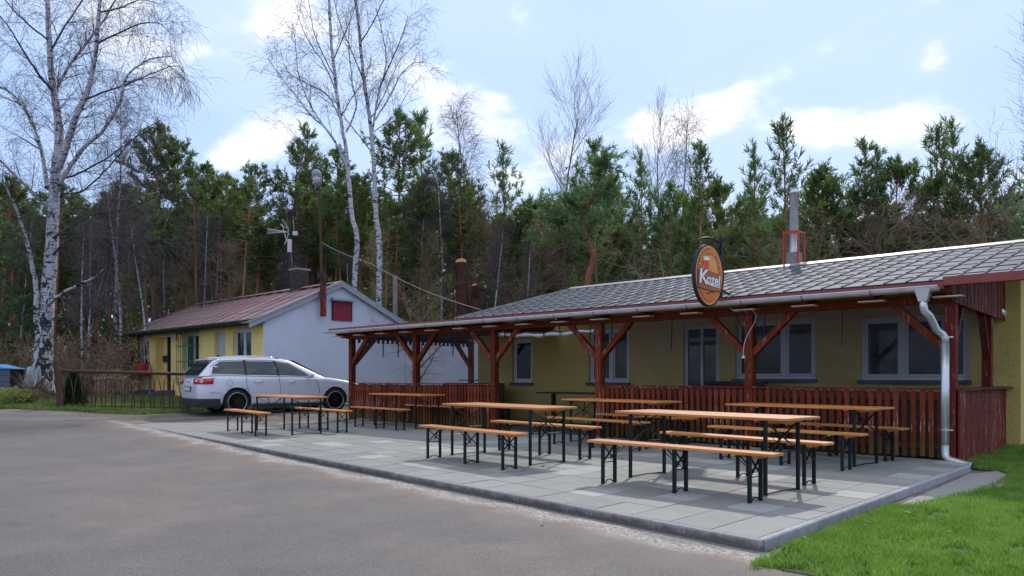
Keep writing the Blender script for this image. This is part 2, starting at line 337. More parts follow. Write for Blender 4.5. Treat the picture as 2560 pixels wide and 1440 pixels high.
def empty(name, M, label, cat, group=None, kind=None):
    o = bpy.data.objects.new(name, None); C.objects.link(o); o.empty_display_size = .2
    o.matrix_world = M; o.matrix_basis = M; WM[o] = M.copy(); tag(o, label, cat, group, kind); return o
def tag(o, label=None, cat=None, group=None, kind=None):
    if label: o['label'] = label
    if cat: o['category'] = cat
    if group: o['group'] = group
    if kind: o['kind'] = kind
    return o
def link(name, me, parent=None, M=None):
    o = bpy.data.objects.new(name, me); C.objects.link(o); M = M or Matrix.Identity(4)
    if parent is not None: o.parent = parent; o.matrix_basis = WM[parent].inverted() @ M
    else: o.matrix_basis = M
    WM[o] = M.copy(); return o
def mesh(mb, mats, smooth=False, bevel=0):
    me = bpy.data.meshes.new('mesh'); me.from_pydata(mb.v, [], mb.f)
    if not isinstance(mats, (list, tuple)): mats = [mats]
    for m in mats: me.materials.append(MT[m] if isinstance(m, str) else m)
    if len(mats) > 1: me.polygons.foreach_set('material_index', mb.m)
    if bevel:
        bm = bmesh.new(); bm.from_mesh(me); bmesh.ops.recalc_face_normals(bm, faces=bm.faces)
        bmesh.ops.bevel(bm, geom=list(bm.edges), offset=bevel, segments=1, affect='EDGES', clamp_overlap=True); bm.to_mesh(me); bm.free()
    if smooth: me.polygons.foreach_set('use_smooth', [True]*len(me.polygons))
    me.update(); return me
def build(name, mb, mats, parent=None, M=None, smooth=False, bevel=0):
    return link(name, mesh(mb, mats, smooth, bevel), parent, M)
def trs(x, y, z, rz=0, s=1): return Matrix.Translation((x, y, z)) @ Matrix.Rotation(rz, 4, 'Z') @ Matrix.Diagonal((s, s, s, 1))
def copy_tree(o, M, label=None, group=None, par=None):
    c = o.copy(); C.objects.link(c)
    if par is None: c.matrix_basis = M; WM[c] = M.copy()
    else: c.parent = par; c.matrix_basis = o.matrix_basis.copy(); WM[c] = WM[par] @ c.matrix_basis
    if label: c['label'] = label
    if group: c['group'] = group
    for ch in KIDS.get(o, []): KIDS.setdefault(c, []).append(copy_tree(ch, None, par=c))
    return c
KIDS = {}
def kids(o):
    ks = [x for x in C.objects if x.parent is o]
    if ks: KIDS[o] = ks
    for k in ks: kids(k)
def sm(v, a, b):
    t = max(0., min(1., (v-a)/(b-a))); return t*t*(3-2*t)
def g(x, y):
    z = -.085 + .085*sm(y, 10, 19) + .13*sm(y, 19, 23)*sm(-x, 4.2, 6.0) + .2*sm(-x, 9, 14)*sm(y, 14, 20) + .3*sm(y, 26, 42)
    if x > 6: z += .05*sm(y, 8, 13)
    return z
def px(u, v, Y): return Vector(((u-1280)/F*Y, Y, EYE+(HZ-v)/F*Y))
E1 = Vector((-.7228, .6911, 0)); E2 = Vector((.6911, .7228, 0))
TH = math.atan2(-.6911, .7228)
FB = trs(6.2, 10.57, 0, TH)              # restaurant frame: x = right along the facade, y = back
FH = trs(-8.55, 25.74, 0, TH)            # white house frame, origin at its near corner
# ------------------------------------------------------------------ ground, road, lawns
def sheet(name, rows, dz, m, kind='structure', nx=40, **kw):
    """rows: (y, x0, x1); a sheet lying dz above the ground"""
    mb = MB()
    for (y, x0, x1) in rows:
        for i in range(nx+1):
            x = x0+(x1-x0)*i/nx; mb.v.append((x, y, g(x, y)+dz))
    for j in range(len(rows)-1):
        for i in range(nx):
            a = j*(nx+1)+i; mb.f.append((a, a+1, a+nx+2, a+nx+1)); mb.m.append(0)
    o = build(name, mb, m, smooth=True); tag(o, kind=kind, **kw); return o
ys = [-40, -20, -10, -5] + [i*.5 for i in range(-8, 90)] + [46, 50, 60, 80, 120, 200, 400, 900]
mb = MB(); xs = [-900, -400, -200, -100, -60, -40, -30] + [i*.5 for i in range(-50, 41)] + [25, 32, 45, 70, 120, 250, 500, 900]
for y in ys:
    for x in xs: mb.v.append((x, y, g(x, y)))
nx = len(xs)
for j in range(len(ys)-1):
    for i in range(nx-1):
        a = j*nx+i; mb.f.append((a, a+1, a+nx+1, a+nx)); mb.m.append(0 if (ys[j] < 24) else 1)
tag(build('ground', mb, ['soil', 'litter'], smooth=True), 'bare earth and leaf litter running back under the forest', kind='structure')
def nzv(a, s=1.0, o=0.): return noise.noise(Vector((a*s, o, 0)))
def kx(y): return 1.8-.8515*(y-5.37)
rows = []
y = -12.
while y < 21.2:
    if y < 5.2: xr = 1.78+(5.2-y)*(-.12 if y > 4.4 else .0) + (max(0, 4.4-y))*.62 + .06*nzv(y, 4)
    elif y < 19.2: xr = kx(y)+.02
    else: xr = kx(19.2) - (y-19.2)*2.6 + .3*nzv(y, 3)
    rows.append((y, -45, xr)); y += .25 if y < 4 else .2
sheet('road', rows, .004, 'asphalt', nx=60, label='worn grey asphalt road dusted with sand')
def lawn_x(y):
    if y < 4.9: return 1.78+(5.2-y)*.25+max(0, 4.4-y)*.45
    k = 1.86+(y-5.3)*.942
    if y < 9.9: return k + .03+ .5*sm(y, 6.6, 8.6)*(1-.4*sm(y, 9.2, 9.9))+ .04*nzv(y, 3)
    if y < 13.3: return 6.22+max(0, y-10.45)*.956
    return 9.0
rows = [(y, lawn_x(y), 30) for y in [-6+.25*i for i in range(0, 108)]]
sheet('lawn', rows, .006, 'turf', nx=30, label='green lawn beside the paved terrace')
def v0(x): return 20.9 + .25*nzv(x, 1.1) if x < -10.6 else 20.9+sm(x, -10.6, -8.6)*2.4+.2*nzv(x, 1.3)
mb = MB(); n = 0
xs2 = [-45+.5*i for i in range(0, 84)]
for x in xs2:
    a = v0(x) + (1.0 if x < -14.5 else 0)*0; b = 31 if x < -9 else 27.5
    for k in range(21): y = a+(b-a)*k/20; mb.v.append((x, y, g(x, y)+.006))
for i in range(len(xs2)-1):
    for k in range(20): q = i*21+k; mb.f.append((q, q+21, q+22, q+1)); mb.m.append(0)
tag(build('verge', mb, 'turf', smooth=True), 'patchy grass verge and garden in front of the forest', kind='structure')

def blades(name, pts, h0, h1, w, m, label, lean=.5, seed=1):
    rng = np.random.default_rng(seed); n = len(pts)
    p = np.array(pts, dtype=np.float32); ang = rng.uniform(0, 2*np.pi, n); h = rng.uniform(h0, h1, n)*rng.uniform(.6, 1.15, n)
    ln = rng.uniform(.1, lean, n)*h; la = rng.uniform(0, 2*np.pi, n); ww = w*rng.uniform(.7, 1.3, n)
    dx = np.cos(ang)*ww/2; dy = np.sin(ang)*ww/2; lx = np.cos(la)*ln; ly = np.sin(la)*ln
    V = np.zeros((n, 5, 3), np.float32)
    V[:, 0] = p+np.stack([dx, dy, 0*h], 1); V[:, 1] = p-np.stack([dx, dy, 0*h], 1)
    V[:, 2] = p+np.stack([lx*.35-dx*.8, ly*.35-dy*.8, h*.6], 1); V[:, 3] = p+np.stack([lx*.35+dx*.8, ly*.35+dy*.8, h*.6], 1)
    V[:, 4] = p+np.stack([lx, ly, h*.95], 1)
    b = (np.arange(n)*5)[:, None]
    me = bpy.data.meshes.new(name); me.vertices.add(n*5); me.vertices.foreach_set('co', V.ravel())
    idx = np.concatenate([b+np.array([[0, 1, 2, 3]]), b+np.array([[3, 2, 4]])], 1).ravel().astype(np.int32)
    me.loops.add(n*7); me.loops.foreach_set('vertex_index', idx); me.polygons.add(n*2)
    st = np.stack([np.arange(n)*7, np.arange(n)*7+4], 1).ravel().astype(np.int32)
    me.polygons.foreach_set('loop_start', st); me.update(calc_edges=True); me.validate()
    me.materials.append(MT[m]); o = link(name, me); tag(o, label, 'grass', kind='stuff'); return o
rng = random.Random(3)
pts = []
while len(pts) < 125000:
    y = 4.3 + 10.5*rng.random()**1.35; x0 = lawn_x(y); x = x0 + rng.random()*(.72*y+.9-x0)
    if x < x0: continue
    d = noise.noise(Vector((x*1.6, y*1.6, 0)))*.5+.5
    edge = sm(x-x0, -.02, .5)
    if rng.random() > (.35+.65*edge)*(.30+1.0*d): continue
    if noise.noise(Vector((x*4.2, y*4.2, 9))) > .34: continue
    if y > 9.9 and (x-6.3) < (y-10.5)*.956: continue
    pts.append((x, y, g(x, y)+.005))
blades('lawn_grass', pts, .035, .085, .007, 'grass', 'short bright green grass blades covering the lawn', .9)
pts = []
while len(pts) < 14000:                      # a fringe creeping against the kerb
    y = 5.35+rng.random()*1.8; x = 1.88+(y-5.3)*.942+rng.random()**2*.5; pts.append((x, y, g(x, y)))
blades('kerb_grass', pts, .03, .085, .006, 'grass', 'grass fringe growing against the right hand kerb', .9, 2)
pts = []
while len(pts) < 45000:
    x = -5-rng.random()**.8*24; b0 = v0(x); y = b0+rng.random()**1.6*8
    if x > -8.3 and y > b0+2.2: continue
    if noise.noise(Vector((x*.8, y*.8, 4)))*.5+.5 < rng.random()*.95: continue
    lx = (Vector((x, y, 0))-Vector((-8.55, 25.74, 0))).dot(E2)
    if lx > -.05 and x > -18: continue
    pts.append((x, y, g(x, y)))
blades('verge_grass', pts, .05, .14, .02, 'grassdull', 'patchy grass growing on the verge by the railing', .8, 3)
# fallen leaves: one small curled leaf each
def leafmesh():
    mb = MB(); P = [(-.5, 0, .1), (-.2, .22, .0), (.05, .12, .03), (.25, .3, .12), (.5, .02, .2), (.22, -.25, .05), (0, -.15, .0), (-.22, -.24, .1)]
    for i in range(8): mb.face([(0, 0, .0), P[i], P[(i+1) % 8]])
    for i in range(8): mb.face([(0, 0, -.02), tuple(Vector(P[(i+1) % 8])-Vector((0, 0, .02))), tuple(Vector(P[i])-Vector((0, 0, .02)))])
    return mesh(mb, 'fallen')
lm = leafmesh()
def leaf(x, y, z, s, lab, grp=None):
    o = link('fallen_leaf', lm, None, trs(x, y, z, rng.random()*6, s)); tag(o, lab, 'leaf', grp)
for (u, v, z, s, lab) in ((2275, 1282, -.02, .12, 'large curled tan leaf lying on the lawn right of the terrace kerb'), (2020, 1348, -.04, .07, 'tan leaf on the lawn close beside the near kerb'),
        (2172, 1305, -.03, .06, 'small brown leaf on the lawn below the curled tan leaf'), (1131, 1109, .006, .09, 'bright tan leaf on the slabs under the middle bench'),
        (1358, 1165, .006, .09, 'orange brown leaf on the slabs beside the middle table leg'), (1555, 1146, .006, .08, 'dark leaf lying behind the nearest bench on the slabs'),
        (2095, 1178, .006, .05, 'tiny dark leaf on slabs at the right of the terrace'), (2375, 1330, -.04, .06, 'brown leaf far out on the lawn at the right'),
        (1070, 1112, .006, .06, 'small leaf left of the middle bench on the slabs'), (1355, 1311, -.07, .06, 'pale scrap lying on the road beside the kerb'),
        (2255, 1355, -.04, .055, 'small dark brown leaf in the middle of the lawn')):
    Z = F*(EYE-z)/(v-HZ); leaf((u-1280)/F*Z, Z, z, s, lab)
for i in range(60):
    y = 6+rng.random()*13; x = kx(y)-.1-rng.random()**2*.5; leaf(x, y, g(x, y)+.008, .02+.02*rng.random(), 'small brown leaf crumb lying in the road gutter along the kerb', 'leaf crumbs along the kerb')

# ------------------------------------------------------------------ terrace: slabs and kerb stones
K0 = Vector((1.79, 5.375, 0)); f1 = Vector((-.6482, .7615, 0)); f2 = Vector((.686, .7276, 0))
ter = empty('terrace', trs(1.79, 5.375, 0), 'pale grey square slab terrace edged with kerb stones', None, kind='structure')
def clip(poly, a, n):       # keep the side where (p-a).n >= 0
    out = []
    for i in range(len(poly)):
        p, q = poly[i], poly[(i+1) % len(poly)]; dp = (p-a).dot(n); dq = (q-a).dot(n)
        if dp >= 0: out.append(p)
        if (dp >= 0) != (dq >= 0): out.append(p+(q-p)*(dp/(dp-dq)))
    return out
PA = Vector((6.2, 10.57, 0)); backn = -E2
back0 = PA - E2*.12; bn = -E2
leftn = Vector((1.6, -5.55, 0)).normalized(); left0 = Vector((-10.15, 19.4, 0))
s1, s2 = .402, .469; kw = .055; far = MB(); cnt = 0; cells = []
for i in range(48):
    for j in range(15):
        o_ = K0 + f1*(kw+.006+i*s1) + f2*(kw+.006+j*s2)
        gp = .0042
        q = [o_+f1*gp+f2*gp, o_+f1*gp+f2*(s2-gp), o_+f1*(s1-gp)+f2*(s2-gp), o_+f1*(s1-gp)+f2*gp]
        q = clip(q, back0, bn); 
        if len(q) < 3: continue
        q = clip(q, left0, leftn)
        if len(q) < 3: continue
        ar = sum((q[k].cross(q[(k+1) % len(q)])).z for k in range(len(q)))/2
        if abs(ar) < .004: continue
        if ar < 0: q.reverse()
        c = sum(q, Vector())/len(q); cells.append((c.y, q, c))
cells.sort(key=lambda t: t[0])
rj = random.Random(5)
for k, (yy, q, c) in enumerate(cells):
    dz = rj.uniform(-.0018, .0018); tx, ty = rj.uniform(-.003, .003), rj.uniform(-.003, .003)
    top = [(p.x-c.x, p.y-c.y, dz+(p.x-c.x)*tx+(p.y-c.y)*ty) for p in q]
    n = len(top); inn = [(x*.992, y*.992, z) for x, y, z in top]; mid = [(x, y, z-.004) for x, y, z in top]; bot = [(x, y, -.04) for x, y, z in top]
    tgt = MB() if k < 300 else far; off = Vector((0, 0, 0)) if k < 300 else c
    def T(l): return [(x+off.x, y+off.y, z) for x, y, z in l]
    tgt.add(T(inn)+T(mid)+T(bot), [tuple(range(n))] + [(i+n, (i+1) % n+n, (i+1) % n, i) for i in range(n)] + [(i+2*n, (i+1) % n+2*n, (i+1) % n+n, i+n) for i in range(n)])
    if k < 300: build('slab', tgt, 'slab', ter, trs(c.x, c.y, 0))
if far.v: tag(build('slab_field', far, 'slab', ter), kind='stuff')
mb = MB(); 
def kl(s, t, z): p = K0+f1*s+f2*t; return (p.x, p.y, z)
mb.prism([(0.03, .03), (18.5, .03), (18.5, 4.9), (0.03, 6.3)], -.12, -.012, kl); build('slab_bed', mb, 'bed', ter)
def kstone(P, d, Ln, nrm, mk='kerb'):
    # d along, nrm inward; rounded top outer edge
    prof = [(0, -.22), (0, -.012), (.006, -.003), (.014, .001), (kw, .001), (kw, -.22)]
    mb = MB(); mb.prism(prof, .0015, Ln-.0015, lambda u, v, h: tuple(d*h+nrm*u+Vector((0, 0, v))))
    build('kerb_stone', mb, mk, ter, trs(P.x, P.y, 0))
s = .0
while s < 18.3: kstone(K0+f1*s, f1, 1.0 if s > 0 else 1.0, f2); s += 1.0
s = kw
while s < 6.1: kstone(K0+f2*s, f2, min(1.0, 6.25-s), f1, 'kerblight'); s += 1.0
# pale concrete haunching that shows beside the right kerb
mb = MB(); P = [(2.9, 6.35), (5.9, 9.65), (6.35, 9.8), (6.2, 9.3), (5.6, 8.55), (4.6, 7.55)]
mb.v = [(x, y, g(x, y)+.012) for x, y in P]; mb.f = [tuple(range(len(P)))[::-1]]; mb.m = [0]
tag(build('concrete_strip', mb, 'pale_strip'), 'bare pale concrete strip along the right hand kerb', kind='structure')

# ------------------------------------------------------------------ the restaurant
def UA(u, b): return (F*(6.2+.6911*b)-(u-1280)*(10.57+.7228*b))/(F*.7228+.6911*(u-1280))
def ZV(u, v, b): a = UA(u, b); return EYE+(HZ-v)*(10.57+.6911*a+.7228*b)/F
rest = empty('restaurant_building', FB @ trs(0, 3, 0), 'long low yellow restaurant building under a grey sheet roof, behind the open porch', 'building')
WB = 3.0
def wall_with_holes(x0, x1, z0, z1, holes, y, th, name, m, parent, M, reveal=True):
    """front face at y, openings (xa,xb,za,zb)"""
    xs = sorted(set([x0, x1]+[h[0] for h in holes]+[h[1] for h in holes])); zs = sorted(set([z0, z1]+[h[2] for h in holes]+[h[3] for h in holes]))
    mb = MB()
    for i in range(len(xs)-1):
        for j in range(len(zs)-1):
            cx, cz = (xs[i]+xs[i+1])/2, (zs[j]+zs[j+1])/2
            if any(h[0] < cx < h[1] and h[2] < cz < h[3] for h in holes): continue
            mb.face([(xs[i], y, zs[j]), (xs[i+1], y, zs[j]), (xs[i+1], y, zs[j+1]), (xs[i], y, zs[j+1])])
    for (a, b, c, d) in holes:
        y2 = y+th
        mb.face([(a, y, c), (a, y2, c), (a, y2, d), (a, y, d)][::-1]); mb.face([(b, y, c), (b, y2, c), (b, y2, d), (b, y, d)])
        mb.face([(a, y, d), (b, y, d), (b, y2, d), (a, y2, d)]); mb.face([(a, y, c), (b, y, c), (b, y2, c), (a, y2, c)][::-1])
    return build(name, mb, m, parent, M)
wins = []
def span(u0, u1, v0_, v1_): return (-UA(u0, WB), -UA(u1, WB), (ZV(u0, v1_, WB)+ZV(u1, v1_, WB))/2, (ZV(u0, v0_, WB)+ZV(u1, v0_, WB))/2)
w1 = span(1281, 1330, 848, 956); w2 = span(1472, 1572, 822, 956); dr = span(1708, 1797, 812, 1040); w3 = span(1838, 2038, 800, 947); w4 = span(2152, 2423, 790, 950)
holes = [w1, w2, (dr[0], dr[1], .0, dr[3]), w3, w4]
XL, XR = -12.8, .32
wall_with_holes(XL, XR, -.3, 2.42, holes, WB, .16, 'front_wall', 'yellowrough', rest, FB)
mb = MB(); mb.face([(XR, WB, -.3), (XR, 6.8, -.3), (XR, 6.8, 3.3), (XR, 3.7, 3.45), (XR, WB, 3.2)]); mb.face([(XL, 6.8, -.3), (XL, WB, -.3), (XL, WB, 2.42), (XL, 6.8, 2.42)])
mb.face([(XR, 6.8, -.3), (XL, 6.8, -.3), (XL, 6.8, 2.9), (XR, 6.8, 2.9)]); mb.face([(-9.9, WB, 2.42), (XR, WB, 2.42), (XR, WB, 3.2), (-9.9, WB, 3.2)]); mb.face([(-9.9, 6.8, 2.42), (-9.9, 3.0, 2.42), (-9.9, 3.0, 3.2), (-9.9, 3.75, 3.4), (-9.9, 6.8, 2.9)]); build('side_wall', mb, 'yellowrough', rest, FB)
mb = MB(); mb.box(XL+.02, XR+.03, WB-.03, WB+.5, -.3, -.02); build('plinth', mb, 'concrete', rest, FB)
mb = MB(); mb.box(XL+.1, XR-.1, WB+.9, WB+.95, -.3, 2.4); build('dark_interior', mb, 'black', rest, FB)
def window(parent, M, x0, x1, z0, z1, y, div, name='window', m='pvc', fw=.06, sillm='sill'):
    mb = MB(); d0, d1 = y+.06, y+.12
    mb.box(x0, x1, d0, d1, z0, z0+fw); mb.box(x0, x1, d0, d1, z1-fw, z1); mb.box(x0, x0+fw, d0, d1, z0+fw, z1-fw); mb.box(x1-fw, x1, d0, d1, z0+fw, z1-fw)
    cuts = [x0+fw]+[x0+(x1-x0)*d for d in div]+[x1-fw]
    for c in cuts[1:-1]: mb.box(c-.045, c+.045, d0-.004, d1, z0+fw, z1-fw)
    for i in range(len(cuts)-1):      # sash rings
        a = cuts[i]+(.045 if i else 0); b = cuts[i+1]-(.045 if i < len(cuts)-2 else 0); s = .045
        mb.box(a+.004, b-.004, d0+.012, d1-.006, z0+fw+.004, z0+fw+s); mb.box(a+.004, b-.004, d0+.012, d1-.006, z1-fw-s, z1-fw-.004)
        mb.box(a+.004, a+s, d0+.012, d1-.006, z0+fw+s, z1-fw-s); mb.box(b-s, b-.004, d0+.012, d1-.006, z0+fw+s, z1-fw-s)
    w = build(name, mb, m, parent, M)
    for i in range(len(cuts)-1):
        a = cuts[i]+(.09 if i else .045); b = cuts[i+1]-(.09 if i < len(cuts)-2 else .045)
        pb = MB(); pb.box(a, b, d0+.03, d0+.036, z0+fw+.045, z1-fw-.045); build('pane', pb, 'pane', w, M)
    if sillm: sb = MB(); sb.box(x0-.04, x1+.04, y-.09, y+.058, z0-.075, z0-.002); build('sill', sb, sillm, w, M)
    return w
window(rest, FB, *w1, WB, []); window(rest, FB, *w2, WB, [.55])
window(rest, FB, *w3, WB, [.2, .62]); window(rest, FB, *w4, WB, [.40, .80])
# horizontal transom of the entrance window, glazed door
dm = MB(); x0, x1, z1 = dr[0], dr[1], dr[3]
dm.box(x0, x1, WB+.05, WB+.12, z1-.09, z1); dm.box(x0, x0+.09, WB+.05, WB+.12, 0, z1-.09); dm.box(x1-.09, x1, WB+.05, WB+.12, 0, z1-.09); dm.box((x0+x1)/2-.03, (x0+x1)/2+.03, WB+.05, WB+.12, .9, z1-.09); dm.box(x0+.09, x1-.09, WB+.06, WB+.11, 0.02, .9)
d = build('door', dm, 'pvcdoor', rest, FB)
for a, b in ((x0+.09, (x0+x1)/2-.03), ((x0+x1)/2+.03, x1-.09)): pb = MB(); pb.box(a, b, WB+.085, WB+.09, .9, z1-.09); build('pane', pb, 'pane', d, FB)
pb = MB(); pb.box(-UA(2017, 3.)-.62, -UA(2017, 3.)+.02, WB+.80, WB+.83, ZV(2017, 823, 3.)-.015, ZV(2017, 823, 3.)+.012); build('strip_lamp', pb, 'glow', rest, FB)
# roof: one pitch from the porch eave to the ridge, sheet tiles one by one
EB, EZ, RB, RZ = -.42, 2.50, 3.75, 3.53
SL = math.atan2(RZ-EZ, RB-EB); LEN = math.hypot(RZ-EZ, RB-EB)
XE, XRR = -9.95, 1.02
mb = MB()
for (y0, z0, y1, z1) in ((EB+.03, EZ-.03, RB, RZ-.03),):
    mb.prism([(y0, z0), (y1, z1), (y1, z1-.05), (y0, z0-.05)], XE, XRR, lambda u, v, h: (h, u, v))
mb.prism([(RB+.002, RZ-.03), (7.4, 2.75), (7.4, 2.70), (RB+.002, RZ-.08)], XE, XRR, lambda u, v, h: (h, u, v))
roof = build('roof', mb, 'roofunder', rest, FB)
mb = MB(); mb.prism([(RB+.01, RZ-.005), (7.45, 2.77), (7.45, 2.755), (RB+.01, RZ-.022)], XE-.02, XRR+.02, lambda u, v, h: (h, u, v)); build('rear_pitch', mb, 'tile', roof, FB)
NR, NC = 8, 37; tw = (XRR-XE)/NC; th = LEN/NR
mb = MB(); tl = tw+.008
mb.add([(0, -.01, .012), (tl, -.01, .012), (tl, th+.03, 0), (0, th+.03, 0), (0, -.01, .004), (tl, -.01, .004), (tl, th+.03, -.006), (0, th+.03, -.006)], [(0,1,2,3), (7,6,5,4), (4,5,1,0), (1,5,6,2), (3,2,6,7), (0,3,7,4)])
mb.add([(-.012, -.01, .004), (.022, -.01, .004), (.022, th+.03, -.004), (-.012, th+.03, -.004), (-.006, -.01, .032), (.014, -.01, .032), (.014, th+.03, .02), (-.006, th+.03, .02)], [(4,5,6,7), (0,1,5,4), (1,2,6,5), (2,3,7,6), (3,0,4,7)])
tmesh = mesh(mb, 'tile'); TR = Matrix.Rotation(SL, 4, 'X'); rt = random.Random(2)
for r in range(NR):
    for c in range(NC):
        off = (.28 if r % 2 else 0)*0
        M = FB @ Matrix.Translation((XE+c*tw, EB+math.cos(SL)*th*r, EZ+math.sin(SL)*th*r)) @ TR @ Matrix.Rotation(rt.uniform(-.006, .006), 4, 'Y') @ Matrix.Rotation(rt.uniform(-.004, .004), 4, 'X')
        link('roof_tile', tmesh, roof, M)
mb = MB(); 
n = 12
for i in range(n):
    a, b = XE+(XRR-XE)*i/n, XE+(XRR-XE)*(i+1)/n+.03; dz = .003*(i % 2)
    mb.prism([(RB-.17, RZ-.012+dz), (RB-.02, RZ+.05+dz), (RB+.03, RZ+.05+dz), (RB+.18, RZ-.012+dz), (RB+.18, RZ-.02+dz), (RB-.17, RZ-.024+dz)], a, b, lambda u, v, h: (h, u, v))
build('ridge_capping', mb, 'ridge', roof, FB)
mb = MB(); mb.prism([(EB, EZ-.05), (RB, RZ-.05), (RB, RZ+.03), (EB, EZ+.03)], XE-.05, XE-.01, lambda u, v, h: (h, u, v)); build('verge_board', mb, 'ridge', roof, FB)
# stove chimney on the rear pitch
cb = 4.35; ca = -UA(1985, cb); ZC = 10.57-.6911*ca+.7228*cb
def zc(v): return EYE+(HZ-v)*ZC/F
zb = zc(662); 
ch = MB(); ch.box(ca-.13, ca+.13, cb-.13, cb+.13, zb-.6, zc(632)); chim = empty('stove_chimney', FB @ trs(ca, cb, zb-.3), 'shiny steel flue pipe rising out of a red steel frame on the roof ridge', 'chimney')
build('base_block', ch, 'concrete', chim, FB)
fr = MB(); w = .16
for sx in (-1, 1):
    for sy in (-1, 1): fr.box(ca+sx*w-.018, ca+sx*w+.018, cb+sy*w-.018, cb+sy*w+.018, zb-.5, zc(580))
for sy in (-1, 1): fr.box(ca-w+.02, ca+w-.02, cb+sy*w-.014, cb+sy*w+.014, zc(580)-.05, zc(580)-.002)
for sx in (-1, 1): fr.box(ca+sx*w-.014, ca+sx*w+.014, cb-w+.02, cb+w-.02, zc(580)-.05, zc(580)-.002)
build('red_frame', fr, 'scarlet', chim, FB)
fl = MB(); rr = .095; fl.lathe([(rr, zc(632)), (rr, zc(484)), (rr+.012, zc(484)), (rr+.012, zc(480)), (rr*.78, zc(478)), (rr*.78, zc(472)), (rr*.9, zc(471)), (0, zc(471))], 20, 'z', (ca, cb, 0)); build('flue_pipe', fl, 'zinc', chim, FB, smooth=True)

# ------------------------------------------------------------------ the porch (pergola) in front
per = empty('porch', FB, 'open timber porch stained red brown with slatted parapets and a steel gutter', 'porch')
PX = [0.0, -3.01, -6.17, -9.12, -11.9, -14.7]; pw = .14; BT, BBt = 2.36, 2.22
def post(x, y, z1=BBt, m='redwood', w=pw): mb = MB(); mb.box(x-w/2, x+w/2, y-w/2, y+w/2, -.02, z1); return build('post', mb, m, per, FB)
for i, x in enumerate(PX): post(x, 0, m='oldred' if i == 0 else 'redwood')
post(-.02, 2.3, 2.75, 'oldred'); post(-14.7, 4.5, 2.3); 
mb = MB(); mb.box(-14.9, .09, -.071, .071, BBt+.002, BT); build('beam', mb, 'redwood', per, FB)
mb = MB(); mb.box(-15.2, -14.9, -.04, .04, BBt+.03, BT-.02); build('beam_end', mb, 'redwood', per, FB)
for x in PX:
    for s in (-1, 1):
        if (x == 0 and s == 1) or (x == -14.7 and s == -1): continue
        mb = MB(); zt = BBt; mb.prism([(x+s*.07, 1.50), (x+s*.07, 1.64), (x+s*.66, zt-.003), (x+s*.80, zt-.003)], -.05, .05, lambda u, v, h: (u, h, v)); build('brace', mb, 'redwood', per, FB)
mb = MB(); mb.prism([(.07, 1.5), (.07, 1.66), (.52, 2.36), (.64, 2.40)], -.05, .05, lambda u, v, h: (h, u, v)); build('side_brace', mb, 'oldred', per, FB)
mb = MB(); mb.prism([(2.23, 1.45), (2.23, 1.6), (1.72, 2.60), (1.58, 2.58)], -.05, .05, lambda u, v, h: (h-.02, u, v)); build('side_brace', mb, 'oldred', per, FB)
for s in (0,):
    mb = MB(); mb.prism([(.07, 1.45), (.07, 1.6), (.75, 2.3), (.90, 2.3)], -.05, .05, lambda u, v, h: (h-14.7, u, v)); build('side_brace', mb, 'redwood', per, FB)
    mb = MB(); mb.prism([(4.43, 1.45), (4.43, 1.6), (3.75, 2.45), (3.60, 2.42)], -.05, .05, lambda u, v, h: (h-14.7, u, v)); build('side_brace', mb, 'redwood', per, FB)
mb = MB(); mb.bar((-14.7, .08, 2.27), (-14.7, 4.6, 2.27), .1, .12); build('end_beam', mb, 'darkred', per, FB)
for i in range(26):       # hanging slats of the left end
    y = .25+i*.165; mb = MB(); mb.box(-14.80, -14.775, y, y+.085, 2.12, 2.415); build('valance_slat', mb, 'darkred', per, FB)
# rafters and roof boards
RS = (RZ-EZ)/(RB-EB)
for i in range(16):
    x = -14.95+i*1.0
    if x > .1: break
    y0, y1 = EB+.05, (2.95 if x > -12.7 else 4.5); z0 = EZ-.085; RS = (RZ-EZ)/(RB-EB) if x > -9.9 else 0.
    mb = MB(); mb.prism([(y0, z0), (y0, z0-.06), (y0+.08, z0-.115), (y1, z0+(y1-y0)*RS-.12), (y1, z0+(y1-y0)*RS)], x-.04, x+.04, lambda u, v, h: (h, u, v)); build('rafter', mb, 'redwood', per, FB)
    mb = MB(); mb.box(x-.2, x+.16, EB+.06, EB+.22, EZ-.225, EZ-.207); build('tail_board', mb, 'paleend', per, FB)
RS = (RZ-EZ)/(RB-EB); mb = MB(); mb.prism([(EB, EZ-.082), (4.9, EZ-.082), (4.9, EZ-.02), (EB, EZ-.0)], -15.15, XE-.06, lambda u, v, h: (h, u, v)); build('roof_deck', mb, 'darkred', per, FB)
mb = MB(); mb.box(-15.2, .02, EB-.03, EB-.004, EZ-.12, EZ-.012); build('fascia', mb, 'flash', per, FB)
# ceiling boards keep the light out
mb = MB(); mb.prism([(EB+.1, EZ-.082), (2.98, EZ+RS*3.3-.05), (2.98, EZ+RS*3.3-.065), (EB+.1, EZ-.097)], -9.9, .0, lambda u, v, h: (h, u, v)); build('ceiling', mb, 'roofunder', per, FB)
